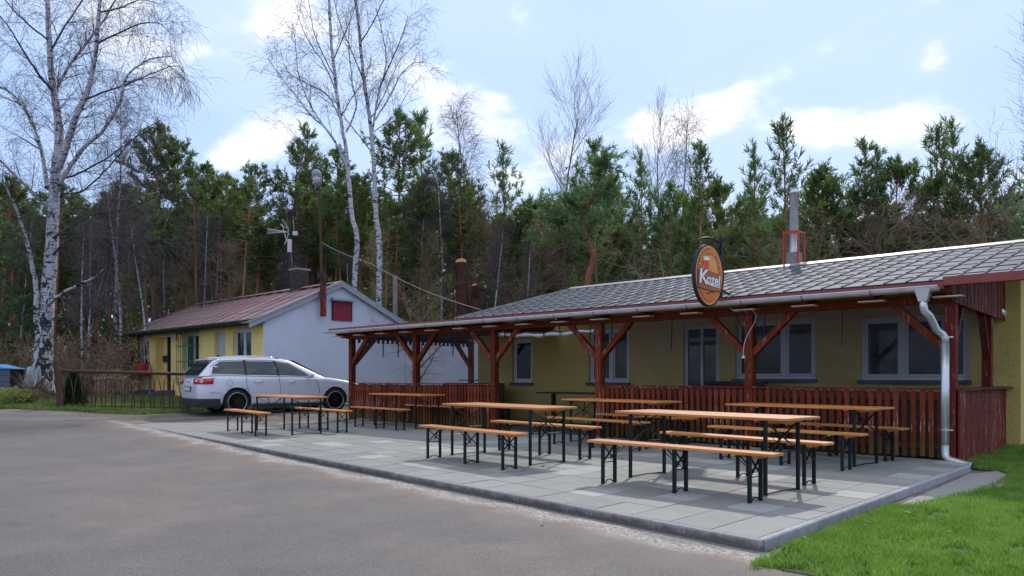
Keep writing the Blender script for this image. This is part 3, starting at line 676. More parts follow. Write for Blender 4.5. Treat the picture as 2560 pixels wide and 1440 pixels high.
# side gable: hanging boards with a red flashing on top
for i in range(29):
    y = -.09+i*.108
    if y > 3.0: break
    top = 2.70; bot = 2.37-y*.045-.0
    bot = 2.20-.025*y; top = EZ+RS*(y-EB)-.07
    mb = MB(); mb.box(.075, .10+.004*(i % 2), y, y+.102, bot-.004*(i % 3), top); build('gable_board', mb, 'oldred', per, FB)
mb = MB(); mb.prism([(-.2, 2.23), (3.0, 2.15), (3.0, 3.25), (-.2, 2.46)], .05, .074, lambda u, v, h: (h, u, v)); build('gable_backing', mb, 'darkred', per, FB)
for a, b in ((-.0, .45), (.452, .82), (.822, 1.05)):
    mb = MB(); mb.prism([(EB+.05, EZ+.04), (EB-.02, EZ+.045), (EB-.03, EZ-.06), (EB-.06, EZ-.075), (EB-.05, EZ-.085), (EB+.0, EZ-.07)], a, b, lambda u, v, h: (h, u, v)); build('flashing', mb, 'flash', per, FB)
# parapets: rail, boards, slats one by one
def parapet(x0, x1, pitch, sw, m):
    mb = MB(); mb.box(x0, x1, -.075, .055, .985, 1.012); build('parapet_rail', mb, 'oldred', per, FB)
    mb = MB(); mb.box(x0, x1, -.028, .0, .84, .955); mb.box(x0, x1, -.028, .0, .14, .22); build('cross_board', mb, 'darkred', per, FB)
    n = int((x1-x0)/pitch); mb = MB(); mb.box(0, sw, -.052, -.030, 0, .955); sl = mesh(mb, m)
    rr = random.Random(11)
    for i in range(n+1):
        x = x0+i*pitch
        if x+sw > x1+.02: break
        link('slat', sl, per, FB @ Matrix.Translation((x+rr.uniform(-.004, .004), 0, .025+rr.uniform(-.012, .008))) @ Matrix.Rotation(rr.uniform(-.008, .008), 4, 'Y'))
parapet(-6.10, -.08, .1165, .068, 'slatwood'); parapet(-14.72, -9.05, .108, .07, 'slatwood')
for xa, xb in ((-14.6, -9.1), (-6.1, -.08)): mb = MB(); mb.box(xa, xb, .012, .03, .03, .95); build('gap_shade_board', mb, 'roofunder', per, FB)  # dark sheets added behind the slats so the gaps read as black shade
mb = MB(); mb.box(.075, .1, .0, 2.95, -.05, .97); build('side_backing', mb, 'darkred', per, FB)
for i in range(29):
    mb = MB(); y = -.06+i*.104; mb.box(.101, .122, y, y+.088, -.08-.01*(i % 3), .975); build('side_board', mb, 'oldred', per, FB)
mb = MB(); mb.prism([(0, -.075), (.16, -.075), (.20, 1.2), (.24, 2.6), (.22, 3.0), (0, 3.0)], .985, 1.012, lambda u, v, h: (u, v, h)); build('parapet_rail', mb, 'oldred', per, FB)
# clear plastic sheeting stretched in the bays, straps hanging
for x0, x1 in ((-2.93, -.08), (-6.09, -3.09), (-11.82, -9.2), (-14.62, -11.98)):
    mb = MB()
    n = 14
    for i in range(n+1):
        x = x0+(x1-x0)*i/n
        for j in range(8): mb.v.append((x, .012+.012*math.sin(i*1.3+j*.8), 1.014+(2.215-1.014)*j/7))
    for i in range(n):
        for j in range(7): a = i*8+j; mb.f.append((a, a+8, a+9, a+1)); mb.m.append(0)
    build('plastic_sheet', mb, 'plastic', per, FB, smooth=True)
mb = MB(); mb.face([(.03, .09, 1.01), (.03, 2.2, 1.01), (.03, 2.2, 2.4), (.03, .09, 2.3)]); build('plastic_sheet', mb, 'plastic', per, FB)
for u, v0_, v1_ in ((1680, 800, 875), (1530, 808, 855), (2107, 770, 865), (1845, 790, 870), (1912, 780, 860), (958, 845, 893), (996, 855, 893), (1133, 835, 890), (1055, 845, 872)):
    a = -UA(u, 0.03); z1 = min(ZV(u, v1_, .03), 2.0)
    mb = MB(); mb.bar((a, .035, 2.3), (a-.02, .04, z1), .032, .006); build('strap', mb, 'black', per, FB)
mb = MB(); pts = [(-9.02+.1*i, .05+.01*math.sin(i*2.1), 2.12+.012*math.sin(i*.9)-.05*math.sin(i/29*3.14)) for i in range(28)]
mb.tube(pts, [.055+.008*math.sin(i*1.7) for i in range(28)], 10); ro = build('rolled_sheet', mb, 'zinc', per, FB, smooth=True)
for x in (-8.8, -7.65, -7.2, -6.4): mb = MB(); mb.bar((x, -.02, 2.3), (x+.02, -.02, 2.02), .022, .006); build('strap', mb, 'black', per, FB)
mb = MB(); mb.tube([(.05, 2.75, 2.27), (.05, 3.0, 2.24), (.12, 3.25, 2.2), (.3, 3.5, 2.16)], [.07, .08, .08, .07], 10); tag(build('rolled_tarpaulin', mb, 'zinc', per, FB, smooth=True))
# gutter with hooks, funnel and downpipe
gx0, gx1, gy, gz, gr = -15.25, -.03, EB-.085, EZ-.085, .07
mb = MB(); prof = [(gr*math.cos(a), gr*math.sin(a)) for a in [math.pi+i*math.pi/10 for i in range(11)]]
inner = [(x*.93, z*.93) for x, z in prof[::-1]]
ring = [(-gr-.012, .0), (-gr-.012, .012)] + [(-gr+.002, .012)] + prof + [(gr, .02), (gr-.005, .02)] + inner
mb.prism(ring, gx0, gx1, lambda u, v, h: (h, gy+u, gz+v+.0)); build('gutter', mb, 'zinc', per, FB)
for ex in (gx0, gx1-.004): mb = MB(); mb.prism(prof, ex, ex+.004, lambda u, v, h: (h, gy+u, gz+v)); build('gutter_end', mb, 'zinc', per, FB)
mb = MB(); x = -14.9; 
while x < 0:
    pts = [(x, gy+(gr+.005)*math.cos(a), gz+(gr+.005)*math.sin(a)) for a in [math.pi*.97+i*math.pi*1.03/8 for i in range(9)]]
    hb = MB(); hb.tube(pts+[(x, gy+gr+.02, gz+.06)], .005, 4); build('gutter_hook', hb, 'darkmetal', per, FB); x += 1.0
fx = -UA(2309, -.5); dp = MB()
dp.add([(fx-.10, gy-gr-.006, gz-.02), (fx+.10, gy-gr-.006, gz-.02), (fx+.10, gy+gr, gz-.02), (fx-.10, gy+gr, gz-.02), (fx-.052, gy-.052, gz-.20), (fx+.052, gy-.052, gz-.20), (fx+.052, gy+.052, gz-.20), (fx-.052, gy+.052, gz-.20)],
       [(0,4,5,1), (1,5,6,2), (2,6,7,3), (3,7,4,0)]); build('funnel', dp, 'zinc', per, FB)
dp = MB(); cx, cy = -.045, -.125
dp.tube([(fx, gy, gz-.17), (fx, gy, gz-.27), (fx+.01, gy+.01, gz-.33), (fx+.06, gy+.06, gz-.40), (cx-.09, cy-.08, gz-.58), (cx-.03, cy-.025, gz-.64), (cx, cy, gz-.70), (cx, cy, gz-.80)], .052, 16)
dp.tube([(cx, cy, gz-.78), (cx, cy, .22)], .055, 16); dp.tube([(cx, cy, .24), (cx, cy, .12), (cx+.01, cy-.02, .06), (cx+.07, cy-.07, .015), (cx+.36, cy-.14, -.045)], .052, 16, cap=False); build('downpipe', dp, 'zinc', per, FB, smooth=True)
for z in (1.72, .42): mb = MB(); mb.lathe([(.058, z), (.062, z), (.062, z+.02), (.058, z+.02)], 16, 'z', (cx, cy, 0)); mb.box(cx+.05, cx+.10, cy-.008, cy+.008, z, z+.02); build('pipe_clamp', mb, 'zinc', per, FB)
# porch floor and dark furniture inside
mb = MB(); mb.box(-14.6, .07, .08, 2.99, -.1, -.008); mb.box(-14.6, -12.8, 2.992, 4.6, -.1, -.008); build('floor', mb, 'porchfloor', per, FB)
# cables on the corner post under the sign
mb = MB(); mb.tube([FB.inverted() @ px(1806, 740, 12.9), FB.inverted() @ px(1830, 772, 12.75), FB.inverted() @ px(1846, 800, 12.7), FB.inverted() @ px(1866, 845, 12.62)], .009, 6); build('cable', mb, 'black', per, FB)
mb = MB(); mb.tube([FB.inverted() @ px(u, v, 12.5) for u, v in ((1880, 775), (1891, 786), (1887, 806), (1868, 838), (1860, 862), (1858, 888))], .0055, 5); mb.tube([FB.inverted() @ px(u, v, 12.6) for u, v in ((1808, 742), (1822, 768), (1838, 780), (1858, 774), (1869, 782))], .005, 5)
q = FB.inverted() @ px(1859, 892, 12.5); mb.box(q.x-.02, q.x+.02, q.y-.02, q.y+.02, q.z-.025, q.z+.02); build('white_cable', mb, 'white', per, FB)

def inner_table(x, y, L_, W_, z, label, bench=True):
    M = FB @ trs(x, y, 0); e = empty('wooden_table', M, label, 'table')
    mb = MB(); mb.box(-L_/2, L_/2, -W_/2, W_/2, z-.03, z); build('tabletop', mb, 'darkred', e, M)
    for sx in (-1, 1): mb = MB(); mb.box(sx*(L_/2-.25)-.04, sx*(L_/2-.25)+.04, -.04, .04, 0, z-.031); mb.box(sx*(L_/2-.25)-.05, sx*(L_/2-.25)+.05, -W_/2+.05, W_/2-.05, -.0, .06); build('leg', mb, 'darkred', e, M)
inner_table(-8.3, 1.9, 1.9, .7, .80, 'dark wooden table in the shade just inside the porch entrance')
inner_table(-6.2, 2.2, 1.7, .7, .78, 'dark wooden table under the porch roof right of the entrance')
inner_table(-12.6, 3.4, 2.3, .6, 1.08, 'high dark table at the far left end of the porch')
inner_table(-10.9, 1.7, 1.6, .5, .48, 'low dark bench table behind the left parapet of the porch')
mb = MB(); mb.box(-13.6, -11.2, 3.02-.6, 3.05-.6, .0, 1.0); tag(build('board_partition', mb, 'darkred', None, FB), 'dark board partition behind the left parapet of the porch', 'partition')
mb = MB(); mb.box(-5.15, -3.95, 2.5, 2.56, .0, 1.02); mb.box(-5.2, -3.9, 2.46, 2.6, 1.02, 1.08); tag(build('bench_backrest', mb, 'darkred', None, FB), 'dark bench back standing against the yellow wall left of the glazed door', 'bench')
# ------------------------------------------------------------------ the oval sign
SA = -UA(1802, -.5); SZ = 10.57-.6911*SA+.7228*-.12
def sz(v): return EYE+(HZ-v)*13.0/F
SP = FB @ Vector((SA, -.50, 0))
sg = empty('pub_sign', trs(SP.x, SP.y, 2.3), 'oval orange beer sign lettered Kozel hanging from a black post above the gutter', 'sign')
mb = MB(); SPx, SPy = SP.x, SP.y
MS = trs(SPx, SPy, 0, R(33))         # local x = sign width direction (right), normal -y faces the road
mb.box(-.025, .025, -.02, .02, sz(752), sz(606)); mb.box(-.10, .10, -.015, .015, sz(618), sz(612)); mb.box(-.035, .035, -.021, -.018, sz(745), sz(735)); post_o = build('sign_post', mb, 'black', sg, trs(SPx, SPy, 0, TH))
mb = MB(); mb.bar((0, .03, sz(735)), (0, .35, sz(742)), .03, .03); build('post_arm', mb, 'black', sg, trs(SPx, SPy, 0, TH))
cx, cz, hw, hh = -.365, sz(703), .345, .51
mb = MB(); pts = [(cx+.08+.40*math.cos(a), 0, cz+.33+.30*math.sin(a)) for a in [R(150-i*12) for i in range(13)]]
pts += [(-.03, 0, cz+.30)]; mb.tube(pts, .016, 6); mb.tube([(cx+hw*.2, 0, cz+hh-.02), (cx+.05, 0, cz+.62)], .01, 5); mb.tube([(-.02, 0, cz+.38), (-.07, 0, cz+.48), (-.01, 0, cz+.58)], .02, 6)
mb.lathe([(.0, -.02), (.028, -.02), (.028, .02), (0, .02)], 10, 'y', (-.02, -.03, cz+.27)); build('bracket', mb, 'black', sg, MS, smooth=True)
def ell(rx, rz, n=56): return [(cx+rx*math.cos(2*math.pi*i/n), cz+rz*math.sin(2*math.pi*i/n)) for i in range(n)]
def dome(o, i, y0, y1, n=56):
    mb = MB(); a, b = ell(*o), ell(*i)
    for k in range(n):
        q = (k+1) % n; A, B, A2, B2 = a[k], b[k], a[q], b[q]
        mb.face([(A[0], y0, A[1]), (A2[0], y0, A2[1]), (B2[0], y0, B2[1]), (B[0], y0, B[1])]); mb.face([(A[0], y1, A[1]), (B[0], y1, B[1]), (B2[0], y1, B2[1]), (A2[0], y1, A2[1])])
        mb.face([(A[0], y0, A[1]), (A[0], y1, A[1]), (A2[0], y1, A2[1]), (A2[0], y0, A2[1])]); mb.face([(B[0], y0, B[1]), (B2[0], y0, B2[1]), (B2[0], y1, B2[1]), (B[0], y1, B[1])])
    return mb
build('sign_case', dome((hw, hh), (hw-.022, hh-.022), -.09, -.02), 'black', sg, MS)
f3 = lambda u, v, h: (u, h, v)
mb = MB(); mb.prism(ell(hw-.022, hh-.022), -.075, -.035, f3); pan = build('sign_panel', mb, 'sign_pale', sg, MS)
mb = MB(); mb.prism(ell(hw-.062, hh-.072), -.079, -.0755, f3); build('brown_line', mb, 'sign_brown', pan, MS)
mb = MB(); mb.prism(ell(hw-.068, hh-.078), -.083, -.0795, f3); build('orange_field', mb, 'sign_orange', pan, MS)
mb = MB(); mb.prism([(cx+.17*math.cos(t)+.02, cz+.06+.26*math.sin(t)) for t in [2*math.pi*i/36 for i in range(36)]], -.0855, -.0835, f3); build('golden_field', mb, 'sign_gold', pan, MS)
def arc_band(z0, z1, x0, x1, sag, n=14):
    up = [(x0+(x1-x0)*i/n, z1+sag*(1-(2*i/n-1)**2)-.08*(i/n)) for i in range(n+1)]; lo = [(x0+(x1-x0)*i/n, z0+sag*(1-(2*i/n-1)**2)*-.6-.05*(i/n)) for i in range(n+1)]
    return lo+up[::-1]
mb = MB(); mb.prism(arc_band(cz-.215, cz+.075, cx-.272, cx+.272, .03), -.089, -.086, f3); build('banner_edge', mb, 'sign_brown', pan, MS)
mb = MB(); mb.prism(arc_band(cz-.200, cz+.06, cx-.264, cx+.264, .03), -.092, -.0895, f3); build('banner', mb, 'board', pan, MS)
# beer glass
mb = MB(); gxc = cx-.075
mb.prism([(gxc-.045, cz+.08), (gxc+.045, cz+.08), (gxc+.065, cz+.235), (gxc-.065, cz+.235)], -.0895, -.0865, f3); build('beer', mb, 'beer', pan, MS)
mb = MB(); mb.prism([(gxc-.067, cz+.235)] + [(gxc+.067*math.cos(t), cz+.262+.04*math.sin(t)) for t in [math.pi-i*math.pi/8 for i in range(9)]] + [(gxc+.067, cz+.235)], -.0900, -.0870, f3); build('foam', mb, 'sign_white', pan, MS)
def text(s, size, name, m, loc, parent, M, rot=0., ext=.002, sx=1., shear=0., bold=0.):
    cu = bpy.data.curves.new('lettering', 'FONT'); cu.body = s; cu.size = size; cu.extrude = ext; cu.align_x = 'CENTER'; cu.align_y = 'CENTER'; cu.resolution_u = 3; cu.shear = shear; cu.offset = bold
    o = bpy.data.objects.new('tmp', cu); C.objects.link(o); me = bpy.data.meshes.new_from_object(o.evaluated_get(bpy.context.evaluated_depsgraph_get())); bpy.data.objects.remove(o); bpy.data.curves.remove(cu)
    me.materials.clear(); me.materials.append(MT[m])
    T = Matrix.Translation(loc) @ Matrix.Rotation(-rot, 4, 'Y') @ Matrix.Rotation(R(90), 4, 'X') @ Matrix.Diagonal((sx, 1, 1, 1))
    me.transform(T); return link(name, me, parent, M)
for off, m, bo, yy in ((.0, 'sign_brown', .017, -.0945), (.0, 'sign_white', .007, -.0985)):
    text('K', .33, 'lettering', m, (cx-.150, yy, cz-.045), pan, MS, sx=.98, bold=bo*1.15, rot=-.10)
    text('ozel', .235, 'lettering', m, (cx+.080, yy, cz-.082), pan, MS, sx=.82, bold=bo*.95, rot=-.10)
mb = MB(); mb.prism([(cx-.02, cz-.145), (cx+.235, cz-.185), (cx+.24, cz-.205), (cx-.02, cz-.168)], -.0995, -.096, f3); build('underline', mb, 'sign_white', pan, MS)
word = 'VELKOPOPOVICKÝ'
for i, ch_ in enumerate(word):
    t = R(168 - i*(156/(len(word)-1))); ex, ez = (hw-.110)*math.cos(t), (hh-.15)*math.sin(t)
    text(ch_, .078, 'lettering', 'sign_gold', (cx+ex, -.0875, cz+.02+ez), pan, MS, rot=math.atan2(ez*(hw-.110)**2, ex*(hh-.15)**2)-R(90), bold=.002)
mb = MB(); q = random.Random(4); pts = [(cx-.09+.012*i, -.0865, cz-.30+.03*math.sin(i*1.9)*q.random()+.002*i) for i in range(17)]; mb.tube(pts, .0045, 4); build('scribble', mb, 'sign_brown', pan, MS)

# ------------------------------------------------------------------ folding beer tables and benches
def legframe(w, h, mats_parent, M, x, inward, mid=False):
    """one folding leg frame standing at local x; two channel uprights and a cross"""
    y = w/2
    for s in (-1, 1):
        mb = MB(); mb.box(x-.017, x+.017, s*y-.011, s*y+.011, 0, h); mb.box(x-.017, x-.012, s*y-.016, s*y+.016, .0, h-.01); build('leg', mb, 'legs', mats_parent, M, bevel=0)
    mb = MB(); a, b = h*.56, h-.03
    mb.bar((x, -y+.012, a), (x, y-.012, b), .022, .006); mb.bar((x+.007, -y+.012, b), (x+.007, y-.012, a), .022, .006)
    mb.tube([(x, -y, h*.60-.03), (x, y, h*.60-.03)], .006, 5)
    if w > .4: mb.tube([(x, -y+.01, .012), (x, 0, .02), (x, y-.01, .012)], .008, 5)
    else: mb.tube([(x, -y+.01, .012), (x, -y*.6, .016), (x, -y*.3, .04), (x, y*.3, .04), (x, y*.6, .016), (x, y-.01, .012)], .007, 5)
    build('cross_brace', mb, 'legs', mats_parent, M); mb = MB(); mb.bar((x+inward*.20, -y*.5, h-.012), (x+inward*.012, 0, h*.62), .014, .006); mb.bar((x+inward*.20, y*.5, h-.012), (x+inward*.012, 0, h*.62), .014, .006)
    build('folding_strut', mb, 'legs', mats_parent, M)
    mb = MB(); mb.box(x+inward*.20-.02, x+inward*.20+.02, -y*.5-.01, -y*.5+.01, h-.022, h-.002); mb.box(x+inward*.20-.02, x+inward*.20+.02, y*.5-.01, y*.5+.01, h-.022, h-.002)
    build('hinge', mb, 'brass', mats_parent, M)
def top(L_, w, z, n, parent, M, nm):
    mb = MB(); th_ = .027
    mb.prism([(-L_/2+.02, -w/2), (L_/2-.02, -w/2), (L_/2, -w/2+.02), (L_/2, w/2-.02), (L_/2-.02, w/2), (-L_/2+.02, w/2), (-L_/2, w/2-.02), (-L_/2, -w/2+.02)], z-th_, z, lambda u, v, h: (u, v, h))
    o = build(nm, mb, 'pine', parent, M, bevel=.004)
    mb = MB()
    for s in (-1, 1): mb.prism([(-w*.45, z-th_-.001), (w*.45, z-th_-.001), (w*.36, z-th_-.032), (-w*.36, z-th_-.032)], s*(L_/2-.19)-.02, s*(L_/2-.19)+.02, lambda u, v, h: (h, u, v))
    build('batten', mb, 'pine', parent, M)
I4 = Matrix.Identity(4)
tab = empty('beer_table', I4, 'x', 'table', 'folding beer tables set out on the slab terrace'); LT = 2.2
top(LT, .70, .77, 4, tab, I4, 'tabletop')
for s in (-1, 1): legframe(.62, .742, tab, I4, s*.87, -s)
kids(tab)
ben = empty('beer_bench', I4, 'x', 'bench', 'folding beer benches set out beside the tables')
top(LT, .25, .47, 1, ben, I4, 'seat')
for x, s in ((-.87, 1), (.05, -1), (.87, -1)): legframe(.21, .442, ben, I4, x, s)
kids(ben)
A0 = math.atan2(-.765, .645)
TB = [((2.18, 8.26), A0, 'nearest wooden beer table, between the two nearest benches', None),
      ((4.15, 10.62), A0-.02, 'wooden beer table close to the parapet behind the nearest table', None),
      ((-.09, 10.74), A0+.01, 'wooden beer table in the middle of the terrace before the porch entrance', None),
      ((1.86, 13.05), A0, 'wooden beer table at the right side of the porch entrance, behind the middle one', None),
      ((-2.5, 17.6), A0+.03, 'wooden beer table close to the left parapet of the porch', None),
      ((-4.74, 15.85), A0+.02, 'wooden beer table at the far left in front of the silver car', None)]
BN = [((1.68, 7.66), A0+.07, 'nearest beer bench, on the road side of the nearest table'),
      ((2.68, 8.83), A0+.0, 'beer bench on the porch side of the nearest table'),
      ((3.62, 10.05), A0+.02, 'beer bench on the road side of the table nearest the downpipe'),
      ((4.72, 11.12), A0-.04, 'beer bench against the right parapet, last before the downpipe'),
      ((-.58, 10.16), A0-.02, 'beer bench on the road side of the middle table'),
      ((.46, 11.32), A0+.03, 'beer bench on the porch side of the middle table'),
      ((1.38, 12.45), A0, 'beer bench on the road side of the table at the porch entrance'),
      ((2.40, 13.6), A0+.03, 'beer bench at the porch entrance, pushed close to the parapet slats'),
      ((-3.02, 17.0), A0+.03, 'beer bench on the road side of the table by the left parapet'),
      ((-1.88, 18.25), A0+.06, 'beer bench squeezed between its table and the left parapet'),
      ((-5.5, 15.5), A0-.04, 'leftmost beer bench, on the road side of the table before the car'),
      ((-4.14, 16.35), A0+.03, 'beer bench between the far left table and the silver car')]
for i, ((x, y), a, lab, _) in enumerate(TB):
    M = trs(x, y, .002, a)
    if i == 0: tab.matrix_basis = M; tab['label'] = lab
    else: copy_tree(tab, M, lab)
for i, ((x, y), a, lab) in enumerate(BN):
    M = trs(x, y, .002, a)
    if i == 0: ben.matrix_basis = M; ben['label'] = lab
    else: copy_tree(ben, M, lab)

# ------------------------------------------------------------------ white and yellow house
hs = empty('house', FH @ trs(0, 0, .3), 'small house with yellow front, pale bluish gable and rusty sheet roof', 'house')
S = 1.08; HL = 12.15; HWd = 6.15; EH = 1.18+1.90*S; RH = 1.18+3.22*S; HB = -.2
def HA(u, b=0.):     # distance left along the yellow wall, from pixel column
    X0, Y0 = -8.55+.6911*b, 25.74+.7228*b; k = (u-1280)/F
    return (X0-k*Y0)/(.7228+k*.6911)
def HZv(u, v, b=0.): a = HA(u, b); Y = 25.74+.7228*b+.6911*a; return EYE+(HZ-v)*Y/F
def GT(u): k = (u-1280)/F; return (-8.55-k*25.74)/(k*.7228-.6911)
def GZ(u, v): t = GT(u); return EYE+(HZ-v)*(25.74+.7228*t)/F
def hspan(u0, u1, v0_, v1_): return (-HA(u0), -HA(u1), HZv(u1, v1_), HZv(u0, v0_))
hw1 = hspan(344, 372, 849, 932); hdoor = hspan(389, 427, 845, 982); hw2 = hspan(457, 497, 834, 925); hw3 = hspan(536, 563, 831, 915); hw4 = hspan(582, 628, 824, 915)
hole = [(a, b, min(c, d), max(c, d)) for a, b, c, d in (hw1, hdoor, hw2, hw3, hw4)]
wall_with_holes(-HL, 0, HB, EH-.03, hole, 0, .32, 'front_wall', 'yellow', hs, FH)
mb = MB(); mb.face([(0, 0, HB), (0, HWd, HB), (0, HWd, EH-.03), (0, HWd/2, RH-.07), (0, 0, EH-.03)]); build('gable_wall', mb, 'whitewall', hs, FH)
mb = MB(); mb.face([(-HL, HWd, HB), (-HL, 0, HB), (-HL, 0, EH+.15), (-HL, HWd/2, RH-.05), (-HL, HWd, EH+.15)]); mb.face([(0, HWd, HB), (-HL, HWd, HB), (-HL, HWd, EH+.15), (0, HWd, EH+.15)]); build('rear_wall', mb, 'whitewall', hs, FH)
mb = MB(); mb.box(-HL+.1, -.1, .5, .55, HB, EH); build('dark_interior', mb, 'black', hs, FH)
window(hs, FH, *hole[0], .05, [], fw=.07, sillm=None)
wf = window(hs, FH, *hole[4], .05, [.5], fw=.08, sillm=None); window(hs, FH, *hole[2], .08, [.5], fw=.07, sillm=None)
mb = MB(); a, b, c, d_ = hole[3]; mb.box(a, b, .14, .18, c, d_); do = build('white_door', mb, 'pvcdoor', hs, FH); mb = MB(); mb.box(a+(b-a)*.55, b-.12, .128, .139, c+.5, d_-.35); build('pane', mb, 'clearlens', do, FH)
a, b, c, d_ = hole[1]; mb = MB(); mb.box(b-.52, b-.06, .24, .30, c, d_); build('door', mb, 'darkred', hs, FH); mb = MB(); mb.box(b-.62, b-.50, .1, .30, c, d_); build('door_frame', mb, 'darkmetal', hs, FH)
mb = MB(); mb.box(a, b-.6, .30, .34, c, d_); build('inner_wall', mb, 'yellow', hs, FH)
# tilted sash of the left window
a, b, c, d_ = hole[0]; mb = MB(); mb.bar(((a+b)/2-.15, .02, c+.1), ((a+b)/2-.05, -.05, d_-.1), .05, .05); mb.bar(((a+b)/2+.18, .02, c+.1), ((a+b)/2+.22, -.05, d_-.1), .05, .05); build('tilted_sash', mb, 'pvc', hs, FH)
# roof planes with sheets one by one
OV = .5; sl = (RH-EH)/(HWd/2); pu = RH+.02
def rp(y): return pu - abs(y-HWd/2)*sl
mb = MB(); mb.prism([(-OV, rp(-OV)-.04), (HWd/2, pu-.04), (HWd+OV, rp(HWd+OV)-.04), (HWd+OV, rp(HWd+OV)-.10), (HWd/2, pu-.12), (-OV, rp(-OV)-.10)], -HL-.25, .12, lambda u, v, h: (h, u, v)); hr = build('roof', mb, 'roofunder', hs, FH)
ns = 14
for i in range(ns):
    x0 = -HL-.3+(HL+.45)*i/ns; x1 = -HL-.3+(HL+.45)*(i+1)/ns+.03
    mb = MB()
    for r_ in range(3):
        ya, yb = -OV-.06+(HWd/2+OV+.06)*r_/3, -OV-.06+(HWd/2+OV+.06)*(r_+1)/3+.04
        mb.prism([(ya, rp(ya)+.012), (yb, rp(yb)-.002), (yb, rp(yb)-.012), (ya, rp(ya)+.0)], x0, x1, lambda u, v, h: (h, u, v)) if False else mb.add(
            [(x0, ya, rp(ya)+.02+.004*(i % 2)), (x1, ya, rp(ya)+.02+.004*(i % 2)), (x1, yb, rp(yb)-.0+.004*(i % 2)), (x0, yb, rp(yb)-.0+.004*(i % 2)), (x0, ya, rp(ya)-.01), (x1, ya, rp(ya)-.01), (x1, yb, rp(yb)-.02), (x0, yb, rp(yb)-.02)], [(0,1,2,3), (4,5,1,0), (1,5,6,2), (3,7,4,0)])
    build('roof_sheet', mb, 'houseroof', hr, FH); mb = MB()
    mb.add([(x0-.015, -OV-.06, rp(-OV-.06)+.02), (x0+.02, -OV-.06, rp(-OV-.06)+.02), (x0+.02, HWd/2, pu+.02), (x0-.015, HWd/2, pu+.02), (x0-.01, -OV-.06, rp(-OV-.06)+.05), (x0+.015, -OV-.06, rp(-OV-.06)+.05), (x0+.015, HWd/2, pu+.05), (x0-.01, HWd/2, pu+.05)], [(4,5,6,7), (0,4,7,3), (1,2,6,5), (0,1,5,4)])
    build('roof_rib', mb, 'houseroof', hr, FH)
mb = MB(); mb.prism([(HWd/2-.18, pu-.02), (HWd/2, pu+.07), (HWd+OV, rp(HWd+OV)+.0), (HWd+OV, rp(HWd+OV)-.02), (HWd/2, pu+.0)], -HL-.3, .15, lambda u, v, h: (h, u, v)); build('rear_pitch', mb, 'houseroof', hr, FH)
for (y0, y1) in ((-OV-.08, HWd/2-.002), (HWd/2+.002, HWd+OV+.08)):
    mb = MB(); mb.prism([(y0, rp(y0)-.16), (y1, rp(y1)-.16), (y1, rp(y1)+.03), (y0, rp(y0)+.03)], .125, .16, lambda u, v, h: (h, u, v)); mb.prism([(y0, rp(y0)+.032), (y1, rp(y1)+.032), (y1, rp(y1)+.06), (y0, rp(y0)+.06)], -.03, .165, lambda u, v, h: (h, u, v)); build('barge_board', mb, 'barge', hs, FH)
mb = MB(); mb.box(-HL-.2, .1, -OV+.02, -.003, EH-.13, EH-.10); mb.prism([(-OV+.02, EH-.25), (0-.003, EH-.25), (0-.003, EH+.08), (-OV+.02, EH-.1)], .06, .11, lambda u, v, h: (h, u, v)); build('soffit', mb, 'green', hs, FH)
mb = MB(); gy2, gz2, g2 = -OV-.12, EH-.20, .075; prof = [(g2*math.cos(a), g2*math.sin(a)) for a in [math.pi+i*math.pi/8 for i in range(9)]]
mb.prism(prof+[(x*.9, z*.9) for x, z in prof[::-1]], -HL-.35, -.25, lambda u, v, h: (h, gy2+u, gz2+v)); build('gutter', mb, 'darkmetal', hs, FH)
for i in range(15): hb = MB(); x = -HL-.1+i*.82; hb.tube([(x, gy2+.08*math.cos(a), gz2+.08*math.sin(a)) for a in [math.pi+j*math.pi/6 for j in range(7)]], .008, 4); build('gutter_hook', hb, 'black', hs, FH)
mb = MB(); mb.tube([(-HL-.2, gy2, gz2-.05), (-HL-.2, gy2, gz2-.22), (-HL-.1, -.2, gz2-.45), (-HL+.02, -.07, gz2-.6), (-HL+.02, -.07, .45), (-HL+.0, -.15, .33)], .05, 10); build('downpipe', mb, 'zinc', hs, FH, smooth=True)
an_ = MB(); an_.box(-.32, .0, HWd+.02, 10.2, -.2, 2.95); an_.box(-.4, .06, HWd+.02, 10.3, 2.952, 3.02); tag(build('annex_wall', an_, 'whitewall', None, FH), 'low white wall running on from the house gable behind the porch', 'wall')
# gable hatch with hood
t0, t1 = GT(832), GT(876); z0, z1 = GZ(853, 802), GZ(853, 755)
mb = MB(); mb.box(.006, .05, t0, t1, z0, z1); ha = build('hatch', mb, 'crimson', hs, FH)
mb = MB(); mb.box(.006, .06, t0-.06, t0-.002, z0, z1); mb.box(.006, .06, t1+.002, t1+.05, z0, z1); build('hatch_frame', mb, 'darkred', ha, FH)
mb = MB(); mb.box(.0, .22, t0-.14, t1+.12, z1+.03, z1+.055); mb.box(.02, .2, t0-.1, t1+.1, z1+.056, z1+.12); build('hatch_hood', mb, 'barge', ha, FH)
